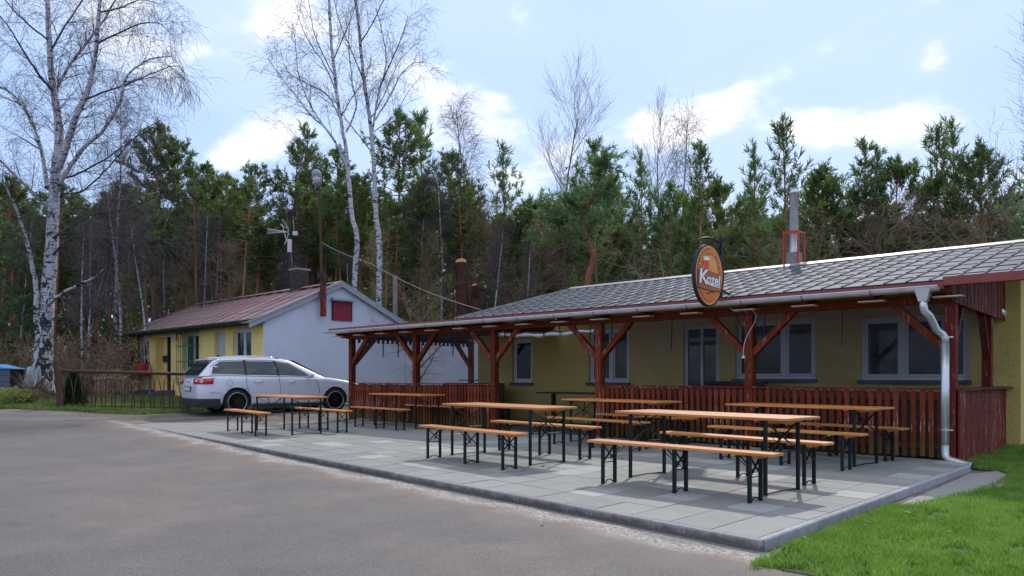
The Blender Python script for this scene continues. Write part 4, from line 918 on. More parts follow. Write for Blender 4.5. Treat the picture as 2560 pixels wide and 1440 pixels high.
# two security lamps, sign plates, mailbox, red boxes, window grille
mb = MB(); a = -HA(631); z = HZv(631, 800); mb.box(a-.3, a+.3, -.08, -.05, z-.02, z+.01); mb.lathe([(0, -.16), (.07, -.14), (.05, 0), (0, .02)], 10, 'z', (a-.25, -.1, z+.02)); mb.lathe([(0, -.16), (.07, -.14), (.05, 0), (0, .02)], 10, 'z', (a+.25, -.1, z+.02)); build('wall_lamps', mb, 'white', hs, FH)
a, b, c, d_ = hole[2]
gr_ = empty('window_grille', FH @ trs((a+b)/2, -.1, c), 'green iron grille standing off the yellow house window', 'grille')
for i in range(10): mb = MB(); x = a-.08+(b-a+.16)*i/9; mb.tube([(x, -.22, c-.6), (x, -.22, d_+.1)], .013, 5); build('bar', mb, 'green', gr_, FH)
for z in (c-.5, c+.35, c+.95, d_): mb = MB(); mb.bar((a-.12, -.235, z), (b+.12, -.235, z), .014, .035); mb.bar((a-.1, -.22, z), (a-.1, .0, z), .014, .03); mb.bar((b+.1, -.22, z), (b+.1, .0, z), .014, .03); build('cross_bar', mb, 'green', gr_, FH)
mb = MB(); a0, a1 = -HA(395), -HA(407); z0 = HZv(400, 905); mb.box(a0, a1, .20, .299, z0, HZv(400, 889)); tag(build('notice_box', mb, 'black', None, FH), 'small black letter box in the porch recess of the yellow house', 'letter box')
for u0, u1, v0_, v1_, lb in ((360, 371, 936, 914, 'round edged red fuel can on the stand below the left window'), (371, 383, 936, 909, 'taller red box on the stand below the left window')):
    a0, a1 = -HA(u0), -HA(u1); zz = sorted((HZv(u0, v0_), HZv(u0, v1_))); mb = MB(); mb.box(a0, a1-.02, -.45, -.22, zz[0], zz[1]); mb.box(a0+.08, a1-.1, -.38, -.30, zz[1]+.002, zz[1]+.05); tag(build('red_box', mb, 'redbox', None, FH, bevel=.04), lb, 'box')
a0, a1 = -HA(342), -HA(386); zt = HZv(360, 937); st = empty('metal_stand', FH @ trs((a0+a1)/2, -.3, .35), 'spindly dark metal stand under the left window of the yellow house', 'stand')
mb = MB(); mb.box(a0, a1, -.5, -.15, zt-.03, zt-.004); build('stand_top', mb, 'rust', st, FH)
for x in (a0+.05, a1-.05):
    for y in (-.46, -.2): mb = MB(); mb.tube([(x, y, .3), (x, y, zt-.03)], .014, 5); build('leg', mb, 'rust', st, FH)
for u0, u1 in ((414, 432), ):
    a0, a1 = -HA(409), -HA(426); mb = MB(); mb.box(a0, a1, -.02, -.002, HZv(415, 843), HZv(415, 834)); build('name_plate', mb, 'pvc', hs, FH)
a0, a1 = -HA(430), -HA(438); mb = MB(); mb.box(a0, a1, -.02, -.002, HZv(433, 852), HZv(433, 835)); build('white_plate', mb, 'pvc', hs, FH)
a0 = -HA(458); mb = MB(); mb.box(a0-.12, a0+.04, -.26, -.24, HZv(458, 852), HZv(458, 836)); build('red_plate', mb, 'redbox', hs, FH)
sx0, sx1 = -HA(383), -HA(437)
mb = MB()
for k in range(3): mb.box(sx0+.25+.0*k, sx1-.2, -1.3+.3*k, -.004, .05+.10*k, .15+.10*k-.003*0)
build('steps', mb, 'concrete', hs, FH)
for x in (sx0+.05, sx1-.05): mb = MB(); mb.prism([(-1.7, .12), (-.01, .12), (-.01, .62), (-.7, .60)], x-.09, x+.09, lambda u, v, h: (h, u, v)); build('step_cheek', mb, 'sill', hs, FH)
# brick chimney with bricks
bt = empty('brick_chimney', FH @ trs(-3.0, HWd/2, 4.4), 'dark brick chimney with concrete cap on the house roof ridge', 'chimney')
ca_ = HA(749, HWd/2); cz0, cz1 = RH-.5, HZv(749, 674, HWd/2); cwx = .27
mb = MB(); mb.box(-ca_-cwx+.012, -ca_+cwx-.012, HWd/2-cwx+.012, HWd/2+cwx-.012, cz0, cz1-.05); build('chimney_core', mb, 'mortar', bt, FH)
nrow = int((cz1-.06-cz0)/.078); bm_ = MB(); bm_.box(0, .165, 0, .012, 0, .066); bmesh_ = mesh(bm_, 'brick', bevel=.003)
for r_ in range(nrow):
    for k in range(3):
        z = cz0+r_*.078; o1 = -cwx+k*.18+(0 if r_ % 2 else .008)
        link('brick', bmesh_, bt, FH @ Matrix.Translation((-ca_+o1, HWd/2-cwx, z)))
        link('brick', bmesh_, bt, FH @ Matrix.Translation((-ca_+cwx, HWd/2+o1, z)) @ Matrix.Rotation(R(90), 4, 'Z'))
mb = MB(); mb.box(-ca_-cwx-.04, -ca_+cwx+.04, HWd/2-cwx-.04, HWd/2+cwx+.04, cz1-.05, cz1+.03); build('cap', mb, 'concrete', bt, FH)
# television aerial beside the chimney
Yan = 30.5
ant = empty('television_aerial', trs(px(725, 690, Yan).x, Yan, 4.5), 'television aerial with splayed pale rods on a thin mast beside the chimney', 'aerial')
mb = MB(); mb.tube([px(724, 712, Yan), px(724, 545, Yan)], .03, 6); build('mast', mb, 'darkmetal', ant)
for v, v2 in ((580, 572), (580, 577), (580, 583)): mb = MB(); mb.tube([px(722, v, Yan), px(668, v2, Yan-1.2)], .012, 5); build('rod', mb, 'pvc', ant)
for p, q in (((722, 578), (706, 548)), ((722, 583), (712, 610)), ((735, 575), (733, 548)), ((716, 570), (700, 562)), ((722, 575), (714, 555)), ((705, 560), (717, 605))): mb = MB(); mb.tube([px(*p, Yan), px(*q, Yan-.3)], .012, 5); build('rod', mb, 'pvc', ant)
for (u0, u1, v0_, v1_) in ((735, 746, 590, 580), (722, 731, 632, 600)):
    p, q = px(u0, v0_, Yan), px(u1, v1_, Yan); mb = MB(); mb.box(p.x, q.x, Yan-.2, Yan-.06, p.z, q.z); build('aerial_box', mb, 'clearlens', ant)
# street lamp bracketed to the gable
lp = empty('street_lamp', FH @ trs(.1, 2.1, 3.2), 'street lamp on a thin brown pole fixed to the house gable', 'street lamp')
t = GT(800); FHi = FH.inverted(); 
mb = MB(); mb.box(.165, .28, t-.09, t+.09, GZ(800, 792), GZ(800, 706)); build('wooden_plank', mb, 'oldred', lp, FH)
Yl = (FH @ Vector((.22, t, 0))).y
mb = MB(); mb.tube([px(802, 745, Yl-.15), px(804, 700, Yl-.15), px(802, 600, Yl-.15), px(797, 470, Yl-.15)], [.055, .055, .05, .04], 8); build('pole', mb, 'rust', lp)
mb = MB(); p = px(804, 690, Yl-.15); mb.box(p.x-.13, p.x+.13, p.y-.1, p.y+.1, p.z-.1, p.z+.1); build('clamp', mb, 'black', lp)
# luminaire: head seen from below, tilted, pointing at the road
hp = px(795, 466, Yl-.15); ax = Vector((.05, -.55, .62)).normalized()
Mh = Matrix.Translation(hp) @ ax.to_track_quat('Y', 'Z').to_matrix().to_4x4() @ Matrix.Diagonal((.85, .85, .85, 1))
body = MB(); st_ = [(0, .05, .05), (.1, .14, .09), (.35, .21, .12), (.62, .20, .13), (.75, .12, .08)]
for (y, w, h) in st_:
    for k in range(12): a = 2*math.pi*k/12; body.v.append((w*math.cos(a), y, h*math.sin(a)))
for i in range(4):
    for k in range(12): a = i*12+k; b = i*12+(k+1) % 12; body.f.append((a, b, b+12, a+12)); body.m.append(0)
body.f += [tuple(range(11, -1, -1)), tuple(range(48, 60))]; body.m += [0, 0]; build('lamp_head', body, 'lampbody', lp, Mh, smooth=True)
ln = MB(); ln.lathe([(0, -.17), (.1, -.165), (.15, -.13), (.165, -.08)], 14, 'z', (0, .36, 0)); build('lamp_lens', ln, 'lampglass', lp, Mh, smooth=True)
# overhead cables
def cable(name, pts, r, m, lab):
    P = [px(*p) for p in pts]; Q = []
    for i in range(len(P)-1):
        for k in range(8):
            t_ = k/8; q = P[i].lerp(P[i+1], t_); q.z -= .25*4*t_*(1-t_)*((P[i+1]-P[i]).length/12); Q.append(q)
    Q.append(P[-1]); mb = MB(); mb.tube(Q, r, 4); tag(build(name, mb, m), lab, 'cable')
cable('overhead_cable', [(804, 606, 26.6), (930, 660, 25), (1202, 774, 20)], .010, 'palewire', 'pale twisted cable running from the lamp pole down to the restaurant roof')
cable('overhead_wire', [(804, 612, 26.6), (1000, 690, 24), (1720, 686, 15)], .008, 'wire', 'thin dark wire crossing from the lamp pole towards the sign')
cable('overhead_wire', [(0, 580, 34), (380, 618, 33), (724, 640, 31)], .012, 'wire', 'thin dark wire passing in front of the large birch')

# concrete pole behind the house, cut tree
mb = MB(); p = px(988, 800, 33); mb.box(p.x-.09, p.x+.09, 32.9, 33.1, 1.2, px(988, 690, 33).z); tag(build('concrete_post', mb, 'concrete'), 'grey concrete post standing between the house and the pollarded tree', 'post')
pol = empty('pollarded_tree', trs(px(1165, 800, 36).x, 36, .3), 'thick dark tree trunk sawn off with a pale orange cut face', 'tree')
def wob(pts, n=6):
    out = []
    for i in range(len(pts)-1):
        for k in range(n): out.append(pts[i].lerp(pts[i+1], k/n)+Vector((noise.noise(pts[i]*3+Vector((k, 0, 0)))*.03, 0, 0)))
    return out+[pts[-1]]
Yp = 36.; P = [px(1180, 960, Yp), px(1160, 830, Yp), px(1157, 760, Yp), px(1154, 700, Yp), px(1152, 656, Yp)]
W_ = wob(P); mb = MB(); mb.tube(W_, [.40-.16*i/(len(W_)-1) + .01*math.sin(i*2) for i in range(len(W_))], 12, cap=False); tr_ = build('trunk', mb, 'logbark', pol, smooth=True)
mb = MB(); d = Vector((-.05, -.65, .75)).normalized(); Mq = Matrix.Translation(px(1152, 652, Yp)) @ d.to_track_quat('Z', 'Y').to_matrix().to_4x4(); mb.lathe([(0, .0), (.23, .0), (.255, -.03), (.25, -.2), (.05, -.25)], 14); build('cut_face', mb, 'cutwood', tr_, Mq)
P = wob([px(1185, 930, Yp+.1), px(1188, 800, Yp+.2), px(1198, 730, Yp+.3), px(1204, 715, Yp+.3)]); mb = MB(); mb.tube(P, [.50-.22*i/(len(P)-1)+.02*math.sin(i*1.7) for i in range(len(P))], 12); build('limb', mb, 'logbark', pol, smooth=True)
for (u, v, u2, v2, r_) in ((1203, 722, 1213, 716, .10), (1194, 745, 1186, 712, .16)):
    mb = MB(); mb.tube([px(u, v, Yp), px(u2, v2, Yp-.3)], r_*.8, 9, cap=False); lo = build('stub', mb, 'logbark', pol, smooth=True)
    mb = MB(); dd = (px(u2, v2, Yp-.3)-px(u, v, Yp)).normalized(); mb.lathe([(0, 0.01), (r_*.75, .01), (r_*.8, -.02)], 10); build('cut_face', mb, 'cutwood', lo, Matrix.Translation(px(u2, v2, Yp-.3)) @ dd.to_track_quat('Z', 'Y').to_matrix().to_4x4())

# ------------------------------------------------------------------ railing at the left
Yr0, Yr1 = 21.5, 22.6; ra = empty('pipe_railing', trs(-12.95, 21.5, g(-13, 21.5)), 'rusty pipe railing with bent hoop bars in front of the garden', 'railing')
A_, B_ = px(152, 927, Yr0), px(470, 935, Yr1); dr_ = (B_-A_)
mb = MB(); mb.tube([A_-dr_.normalized()*.08, B_], .05, 10); build('top_rail', mb, 'rust', ra, smooth=True)
mb = MB(); mb.bar((A_.x, A_.y, g(A_.x, A_.y)-.1), (A_.x, A_.y, A_.z+.04), .15, .15); build('post', mb, 'rust', ra)
mb = MB(); mb.bar((B_.x, B_.y, g(B_.x, B_.y)-.1), (B_.x, B_.y, B_.z), .1, .1); build('post', mb, 'rust', ra)
mb = MB(); a = A_+dr_*.01; b = B_; mb.tube([Vector((a.x, a.y, g(a.x, a.y)+.09)), Vector((b.x, b.y, g(b.x, b.y)+.09))], .018, 6); build('bottom_rail', mb, 'rust', ra)
rr = random.Random(8)
for i in range(13):
    t = .03+i*.077; w = .10; p = A_.lerp(B_, t); q = A_.lerp(B_, t+w*.8/dr_.length*2.2); gz_ = g(p.x, p.y)
    top_ = p.z-.06; pts = [Vector((p.x, p.y, gz_+.02)), Vector((p.x+rr.uniform(-.03, .03), p.y, gz_+.45)), Vector((p.x+.03, p.y, top_-.18)), (p+q)/2+Vector((0, 0, -.06)), Vector((q.x-.03, q.y, top_-.2)), Vector((q.x+rr.uniform(-.04, .04), q.y, gz_+.45)), Vector((q.x, q.y, gz_+.02))]
    hb = MB(); hb.tube(pts, .014, 5); build('hoop_bar', hb, 'rust', ra, smooth=True)

# ------------------------------------------------------------------ things in the left garden
Yb = 25.
bi = empty('compost_bin', trs(px(12, 960, Yb).x, Yb, g(-17, 25)), 'blue grey slatted bin with a bright blue lid at the left edge', 'bin')
p0, p1 = px(-25, 965, Yb), px(25, 922, Yb); zb_ = g(-17, 25)
mb = MB(); mb.box(p0.x, p1.x-.06, Yb+.02, Yb+.8, zb_-.1, p1.z-.02); build('body', mb, 'black', bi)
for k in range(5):
    h = (p1.z-zb_)/5; mb = MB(); mb.box(p0.x, p1.x, Yb-.02, Yb+.015, zb_+k*h+.008, zb_+(k+1)*h-.008); build('plank', mb, 'bingrey', bi)
mb = MB(); mb.prism([(p0.x, p1.z), (p1.x+.05, p1.z), (p1.x-.3, p1.z+.07), (p0.x, p1.z+.16)], Yb-.1, Yb+.85, lambda u, v, h: (u, h, v)); build('lid', mb, 'binblue', bi)
mb = MB(); p = px(38, 962, 26); mb.box(p.x-.2, p.x+.2, 25.9, 26.15, 0.2, px(38, 925, 26).z); tag(build('concrete_block', mb, 'concrete'), 'weathered concrete block standing between the blue bin and tin sheet', 'block')
mb = MB(); Yt = 25.5; n = 18
for i in range(n+1):
    u = 53+(88-53)*i/n; a = px(u, 966, Yt); b = px(u+(8 if i < 3 else 0), 914+(4-i*.35), Yt); mb.v += [(a.x, Yt+.03*math.sin(i*1.6), a.z), (b.x, Yt+.25+.03*math.sin(i*1.6), b.z)]
for i in range(n): mb.f.append((2*i, 2*i+2, 2*i+3, 2*i+1)); mb.m.append(0)
o_ = build('tin_sheet', mb, 'tin'); tag(o_, 'corrugated tin sheet leaning up beside the big birch foot', 'metal sheet'); md = o_.modifiers.new('thick', 'SOLIDIFY'); md.thickness = .01

# ------------------------------------------------------------------ the car
CS = 1.10; cd_ = math.atan2(.626, .78)
rx, ry = px(590.6, 1041.6, 21.2).x, 21.2
MC = trs(rx, ry, 0, cd_) @ Matrix.Translation((0, 0, g(rx, ry+.4)+.005)) @ Matrix.Diagonal((CS, CS, CS, 1))
car = empty('parked_car', MC.copy(), 'silver estate car parked before the house, its tail towards the road', 'car')
YC = .78          # half track: right wheels sit at y = 0 in this frame
MCb = MC @ Matrix.Translation((0, .80, 0))     # body frame with y=0 on the centre line
ST = [(-.96, .60, .42, .70), (-.93, .76, .36, .86), (-.86, .845, .30, .97), (-.70, .885, .24, 1.0), (-.35, .905, .22, 1.01), (.3, .91, .20, 1.005), (1.0, .91, .19, .99), (1.8, .91, .19, .972), (2.35, .905, .19, .958), (2.6, .90, .2, .945), (3.0, .89, .21, .885), (3.35, .865, .23, .81), (3.6, .80, .26, .735), (3.74, .68, .30, .66), (3.80, .5, .34, .56)]
mb = MB(); ring = []
for (x, w, zb_, sh) in ST:
    cr = .03 if x < 2.4 else .045
    pts = [(0, zb_), (w*.88, zb_), (w*.975, zb_+.07), (w, zb_+(sh-zb_)*.35), (w*1.0, zb_+(sh-zb_)*.62), (w*.985, sh-.085), (w*.955, sh-.02), (w*.90, sh+.0), (w*.5, sh+cr*.7), (0, sh+cr)]
    full = [(y, z) for y, z in pts] + [(-y, z) for y, z in pts[-2:0:-1]]
    ring.append([(x, y, z) for y, z in full])
n = len(ring[0])
for r_ in ring: mb.v += r_
for i in range(len(ring)-1):
    for k in range(n): a = i*n+k; b = i*n+(k+1) % n; mb.f.append((a, b, b+n, a+n)); mb.m.append(0)
mb.f.append(tuple(range(n-1, -1, -1))); mb.m.append(0); mb.f.append(tuple((len(ring)-1)*n+k for k in range(n))); mb.m.append(0)
bme = mesh(mb, 'carpaint', smooth=True)
bm = bmesh.new(); bm.from_mesh(bme); bmesh.ops.recalc_face_normals(bm, faces=bm.faces); bm.to_mesh(bme); bm.free()
tmp = bpy.data.objects.new('tmp', bme); C.objects.link(tmp); ms_ = tmp.modifiers.new('s', 'SUBSURF'); ms_.levels = 2
cut = MB()
for x in (0, 2.71):
    for s in (-1, 1): cut.lathe([(0, s*.56), (.355, s*.56), (.37, s*1.2), (0, s*1.2)], 28, 'y', (x, 0, .335))
cme = mesh(cut, 'sill_black'); bm = bmesh.new(); bm.from_mesh(cme); bmesh.ops.remove_doubles(bm, verts=bm.verts, dist=1e-5); bmesh.ops.recalc_face_normals(bm, faces=bm.faces); bm.to_mesh(cme); bm.free()
co = bpy.data.objects.new('tmpc', cme); C.objects.link(co)
mo = tmp.modifiers.new('b', 'BOOLEAN'); mo.operation = 'DIFFERENCE'; mo.object = co; mo.solver = 'EXACT'; 
try: mo.material_mode = 'TRANSFER'
except Exception: pass
bpy.context.view_layer.update()
res = bpy.data.meshes.new_from_object(tmp.evaluated_get(bpy.context.evaluated_depsgraph_get()))
bpy.data.objects.remove(tmp); bpy.data.objects.remove(co)
res.polygons.foreach_set('use_smooth', [True]*len(res.polygons))
link('body', res, car, MCb)
# greenhouse
GB = [(-.90, .74, .98), (-.70, .83, .995), (0, .855, .985), (1.0, .855, .975), (1.9, .85, .965), (2.42, .80, .95)]      # belt x, half width, z
GT_ = [(-.52, .60, 1.40), (-.42, .645, 1.425), (.1, .665, 1.455), (.8, .67, 1.462), (1.25, .655, 1.44), (1.52, .60, 1.40)]
mb = MB(); r4 = []
for (xb, wb, zb_), (xt, wt, zt) in zip(GB, GT_):
    r4.append([(xb, wb, zb_), (xb*.5+xt*.5, wb*.52+wt*.48+.012, (zb_+zt)/2), (xt, wt, zt), (xt, wt*.72, zt+.035), (xt, 0, zt+.045), (xt, -wt*.72, zt+.035), (xt, -wt, zt), (xb*.5+xt*.5, -wb*.52-wt*.48-.012, (zb_+zt)/2), (xb, -wb, zb_)])
n = 9
for r_ in r4: mb.v += r_
for i in range(5):
    for k in range(8): a = i*n+k; mb.f.append((a, a+1, a+n+1, a+n)); mb.m.append(0)
mb.f.append(tuple(range(8, -1, -1))); mb.m.append(0); mb.f.append(tuple(5*n+k for k in range(9))); mb.m.append(0)
gh = mesh(mb, 'carpaint'); bm = bmesh.new(); bm.from_mesh(gh); bmesh.ops.recalc_face_normals(bm, faces=bm.faces); bm.to_mesh(gh); bm.free()
tmp = bpy.data.objects.new('tmp', gh); C.objects.link(tmp); q = tmp.modifiers.new('s', 'BEVEL'); q.width = .03; q.segments = 3; q.limit_method = 'ANGLE'; q.angle_limit = R(25); bpy.context.view_layer.update()
res = bpy.data.meshes.new_from_object(tmp.evaluated_get(bpy.context.evaluated_depsgraph_get())); bpy.data.objects.remove(tmp); res.polygons.foreach_set('use_smooth', [True]*len(res.polygons)); link('cabin', res, car, MCb)
def side(x, t, s, off=.0):      # point on the cabin side; t 0 belt .. 1 roof edge
    t = max(0., min(1., t))
    def at(k):
        i = min(4, int(k)); f = k-i; l = lambda T, j: T[i][j]+(T[i+1][j]-T[i][j])*f
        xb, wb, zb_ = l(GB, 0), l(GB, 1), l(GB, 2); xt, wt, zt = l(GT_, 0), l(GT_, 1), l(GT_, 2); wm = wb*.52+wt*.48+.012
        w = wb+(wm-wb)*t*2 if t < .5 else wm+(wt-wm)*(t-.5)*2
        return xb+(xt-xb)*t, w, zb_+(zt-zb_)*t
    lo, hi = 0., 5.
    for _ in range(24):
        m = (lo+hi)/2
        if at(m)[0] < x: lo = m
        else: hi = m
    q = at(lo); return (q[0], s*(q[1]+off), q[2])
WIN = [[(-.62, .13), (.20, .09), (.20, .84), (-.38, .84), (-.56, .6)], [(.27, .09), (1.06, .08), (.98, .84), (.27, .84)], [(1.14, .08), (2.02, .06), (1.98, .13), (1.42, .78), (1.06, .84)]]
def sidepoly(poly, s, off, n=6):
    P = []
    for i in range(len(poly)):
        a, b = poly[i], poly[(i+1) % len(poly)]
        for k in range(n): P.append((a[0]+(b[0]-a[0])*k/n, a[1]+(b[1]-a[1])*k/n))
    return [side(x, t, s, off) for x, t in P]
for s in (-1, 1):
    for wn in WIN:
        P = sidepoly(wn, s, .007); c = Vector((0, 0, 0))
        for p in P: c += Vector(p)
        c /= len(P); cxm = sum(p[0] for p in wn)/len(wn); c = Vector(side(c.x, .46, s, .013))
        mb = MB()
        for i in range(len(P)): mb.face([tuple(c), P[i], P[(i+1) % len(P)]][::s])
        build('side_window', mb, 'carglass', car, MCb)
    out = [(-.66, .09), (.2, .045), (1.1, .03), (2.12, .02)]; mb = MB(); P = [side(x, t, s, .012) for x, t in out]; mb.tube(P, .011, 5); build('chrome_strip', mb, 'chrome', car, MCb)
    mb = MB(); P = [side(x, t, s, .010) for x, t in ((-.66, .09), (-.62, .6), (-.42, .9), (.2, .91), (.9, .91), (1.42, .84), (2.05, .12))]; mb.tube(P, .007, 4); build('chrome_strip', mb, 'chrome', car, MCb)
    for xa, ta, xb, tb in ((.235, .05, .235, .88), (1.10, .04, 1.02, .88)): mb = MB(); mb.bar(side(xa, ta, s, .010), side(xb, tb, s, .010), .07, .012, up=(0, s, 0)); build('pillar_trim', mb, 'sill_black', car, MCb)
    mb = MB(); mb.tube([(-.38, s*.60, 1.445), (-.25, s*.61, 1.49), (.3, s*.615, 1.515), (.9, s*.60, 1.51), (1.2, s*.58, 1.47)], .015, 6); build('roof_rail', mb, 'chrome', car, MCb, smooth=True)
    # mirror
    mb = MB(); mb.lathe([(0, -.07), (.06, -.06), (.085, 0), (.07, .06), (0, .075)], 12, 'x', (1.93, s*1.0, 1.02)); mb.bar((1.93, s*.86, .985), (1.93, s*.95, 1.0), .05, .03); build('wing_mirror', mb, 'carpaint', car, MCb, smooth=True)
    for x in (.55, 1.45):
        mb = MB(); mb.tube([(x-.10, s*.905, .845), (x-.08, s*.94, .85), (x+.08, s*.94, .845), (x+.10, s*.905, .84)], .014, 6); build('door_handle', mb, 'chrome', car, MCb, smooth=True)
    for pts in ([(.235, .97), (.24, .75), (.30, .55), (.38, .42)], [(1.10, .96), (1.13, .7), (1.12, .4), (1.12, .24)], [(2.12, .93), (2.2, .75), (2.24, .5)], [(-.7, .58), (-.4, .56)], [(-.93, .88), (-.55, .93)]):
        mb = MB(); mb.tube([(x, s*(.909 if z < .85 else .895), z) for x, z in pts], .0045, 4); build('panel_gap', mb, 'sill_black', car, MCb)
    mb = MB(); mb.tube([(-.2+.075*math.cos(a), s*.9135, .82+.075*math.sin(a)) for a in [2*math.pi*i/20 for i in range(21)]], .003, 4); build('fuel_flap', mb, 'sill_black', car, MCb)
    mb = MB(); mb.box(.40, 2.32, s*.86, s*.915, .185, .275); build('side_skirt', mb, 'sill_black', car, MCb, bevel=.01)
    # wheels
    for x in (0, 2.71):
        wh = MB(); y0 = s*.70; wh.lathe([(.235, s*.0), (.30, s*-.01), (.32, s*.02), (.325, s*.10), (.32, s*.18), (.295, s*.215), (.245, s*.205)], 36, 'y', (x, s*.695, .325)); w_ = build('wheel', wh, 'tyre', car, MCb, smooth=True)
        lp_ = MB(); lp_.lathe([(.25, s*.20), (.243, s*.212), (.231, s*.209), (.228, s*.18)], 36, 'y', (x, s*.695, .325)); build('rim_lip', lp_, 'lip', w_, MCb, smooth=True)
        rm = MB(); rm.lathe([(.22, s*.19), (.21, s*.10), (.08, s*.09), (.0, s*.09)], 30, 'y', (x, s*.695, .325)); rm.lathe([(.055, s*.10), (.055, s*.185), (.03, s*.195), (0, s*.195)], 16, 'y', (x, s*.695, .325))
        for k in range(10): a = 2*math.pi*k/10; rm.bar((x+.03*math.cos(a), s*.873, .325+.03*math.sin(a)), (x+.218*math.cos(a), s*.885, .325+.218*math.sin(a)), .03, .02, up=(0, 1, 0))
        build('rim', rm, 'rim', w_, MCb)
# rear: glass, spoiler, lights, plate, bumper, wiper
mb = MB(); mb.face([(-.905, .60, 1.03), (-.905, -.60, 1.03), (-.60, -.52, 1.36), (-.60, .52, 1.36)]); mb.face([(-.90, .60, 1.02), (-.59, .52, 1.35), (-.59, -.52, 1.35), (-.90, -.60, 1.02)])
for p in range(0): pass
v_ = [(x-.012, y, z) for x, y, z in mb.v]; mb.v = v_; build('rear_window', mb, 'carglass', car, MCb)
mb = MB(); mb.prism([(-.66, 1.41), (-.42, 1.475), (-.40, 1.45), (-.60, 1.385)], -.60, .60, lambda u, v, h: (u, h, v)); build('spoiler', mb, 'carpaint', car, MCb, bevel=.006)
mb = MB(); mb.bar((-.93, .0, 1.035), (-.86, -.38, 1.075), .02, .015); build('wiper', mb, 'black', car, MCb)
for s in (-1, 1):
    mb = MB(); mb.prism([(-.945, .80), (-.62, .80), (-.60, .90), (-.64, .945), (-.92, .935)], 0, 1, lambda u, v, h: (u+(.0 if h else -.02), s*((.86+.03*min(1, (u+.945)/.3)) if h else .50), v)) if False else None
    P0 = [(-.958, .50), (-.945, .66), (-.90, .80), (-.83, .870), (-.72, .905), (-.60, .915)]
    for (x, y) in P0: mb.v += [(x-.008, s*y, .79+.01*(x+.95)), (x-.008+.012, s*y, .93+.03*(x+.95))]
    for i in range(len(P0)-1): mb.f.append((2*i, 2*i+2, 2*i+3, 2*i+1)[::s]); mb.m.append(0)
    n0 = len(mb.v)
    tl_ = build('tail_light', mb, 'taillight', car, MCb, smooth=True)
    md = tl_.modifiers.new('thick', 'SOLIDIFY'); md.thickness = .02; md.offset = 0
    mb = MB(); dn = Vector((-.70, s*.72, .12)).normalized(); 
    mb.lathe([(0, .018), (.04, .015), (.052, .005), (.052, -.02)], 16); build('reversing_lens', mb, 'clearlens', tl_, MCb @ Matrix.Translation((-.868, s*.845, .862)) @ dn.to_track_quat('Z', 'Y').to_matrix().to_4x4(), smooth=True)
    dn = Vector((-.93, s*.3, .1)).normalized(); mb = MB(); mb.lathe([(0, .014), (.028, .012), (.038, .004), (.038, -.02)], 16); build('reversing_lens', mb, 'clearlens', tl_, MCb @ Matrix.Translation((-.952, s*.66, .862)) @ dn.to_track_quat('Z', 'Y').to_matrix().to_4x4(), smooth=True)
mb = MB(); mb.box(-.985, -.965, -.27, .27, .60, .73); pf = build('plate_surround', mb, 'sill_black', car, MCb, bevel=.004); mb = MB(); mb.box(-.990, -.986, -.25, .25, .615, .715); build('number_plate', mb, 'plate', pf, MCb)
mb = MB(); mb.lathe([(0, -.012), (.035, -.01), (.045, 0)], 18, 'x', (-.975, 0, .86)); build('badge', mb, 'chrome', car, MCb)
mb = MB(); PB = [(-.975, 0), (-.972, .45), (-.95, .66), (-.88, .80), (-.7, .90), (-.42, .915)]
PB = [(x, -y) for x, y in PB[::-1]]+PB[1:]
for (x, y) in PB: mb.v += [(x-.012, y*1.006, .42), (x-.016, y*1.008, .36), (x+.02, y*.98, .20)]
for i in range(len(PB)-1):
    for k in range(2): a = i*3+k; mb.f.append((a, a+1, a+4, a+3)); mb.m.append(0)
build('rear_bumper', mb, 'sill_black', car, MCb, smooth=True)
mb = MB(); mb.prism([(-.25, 1.505), (-.14, 1.505), (-.22, 1.56)], -.01, .01, lambda u, v, h: (u, h, v)); build('aerial_fin', mb, 'black', car, MCb)
mb = MB(); mb.face([(2.36, .70, .98), (1.56, .56, 1.405), (1.56, -.56, 1.405), (2.36, -.70, .98)]); mb.v = [(x+.05, y, z+.02) for x, y, z in mb.v]; build('windscreen', mb, 'carglass', car, MCb)
# ------------------------------------------------------------------ trees
TRI = np.array
def rv(r): return Vector((r.gauss(0, 1), r.gauss(0, 1), r.gauss(0, 1))).normalized()
def grow(tr, cr, p, d, L_, r0, lvl, P, r):
    """one branch: polyline with wander; children along it"""
    ns = P['seg'][lvl]; st = L_/ns; pts = [p.copy()]; dd = d.copy()
    for i in range(ns):
        dd = (dd + rv(r)*P['wander'][lvl] + Vector((0, 0, 1))*P['up'][lvl]*(1 if i < ns*.6 else P.get('tipup', 1))).normalized(); p = p+dd*st; pts.append(p.copy())
    rad = [max(P['rmin'], r0*(1-.85*i/ns)) for i in range(ns+1)]
    (tr if lvl < P['split'] else cr).tube(pts, rad, P['sides'][lvl], cap=False)
    if lvl+1 < len(P['n']) + 0 and P['n'][lvl] > 0:
        n = max(1, int(P['n'][lvl]*(L_ if P.get('perm') else 1)))
        for k in range(n):
            t = P['t0'][lvl] + (1-P['t0'][lvl])*(k+r.random())/n; i = min(ns-1, int(t*ns)); f = t*ns-i
            q = pts[i].lerp(pts[i+1], f); ax = (pts[i+1]-pts[i]).normalized(); o = ax.orthogonal().normalized(); o.rotate(Matrix.Rotation(r.random()*6.283, 3, ax)) if False else None
            o = Matrix.Rotation(r.random()*6.2832, 3, ax) @ ax.orthogonal().normalized()
            a = R(P['ang'][lvl]*(.7+.6*r.random())); nd = ax*math.cos(a)+o*math.sin(a)
            LL = P['len'][lvl]*(1-P['taper'][lvl]*t)*(.6+.7*r.random())
            grow(tr, cr, q, nd, LL, max(P['rmin'], r0*(1-.8*t)*P['rr'][lvl]), lvl+1, P, r)
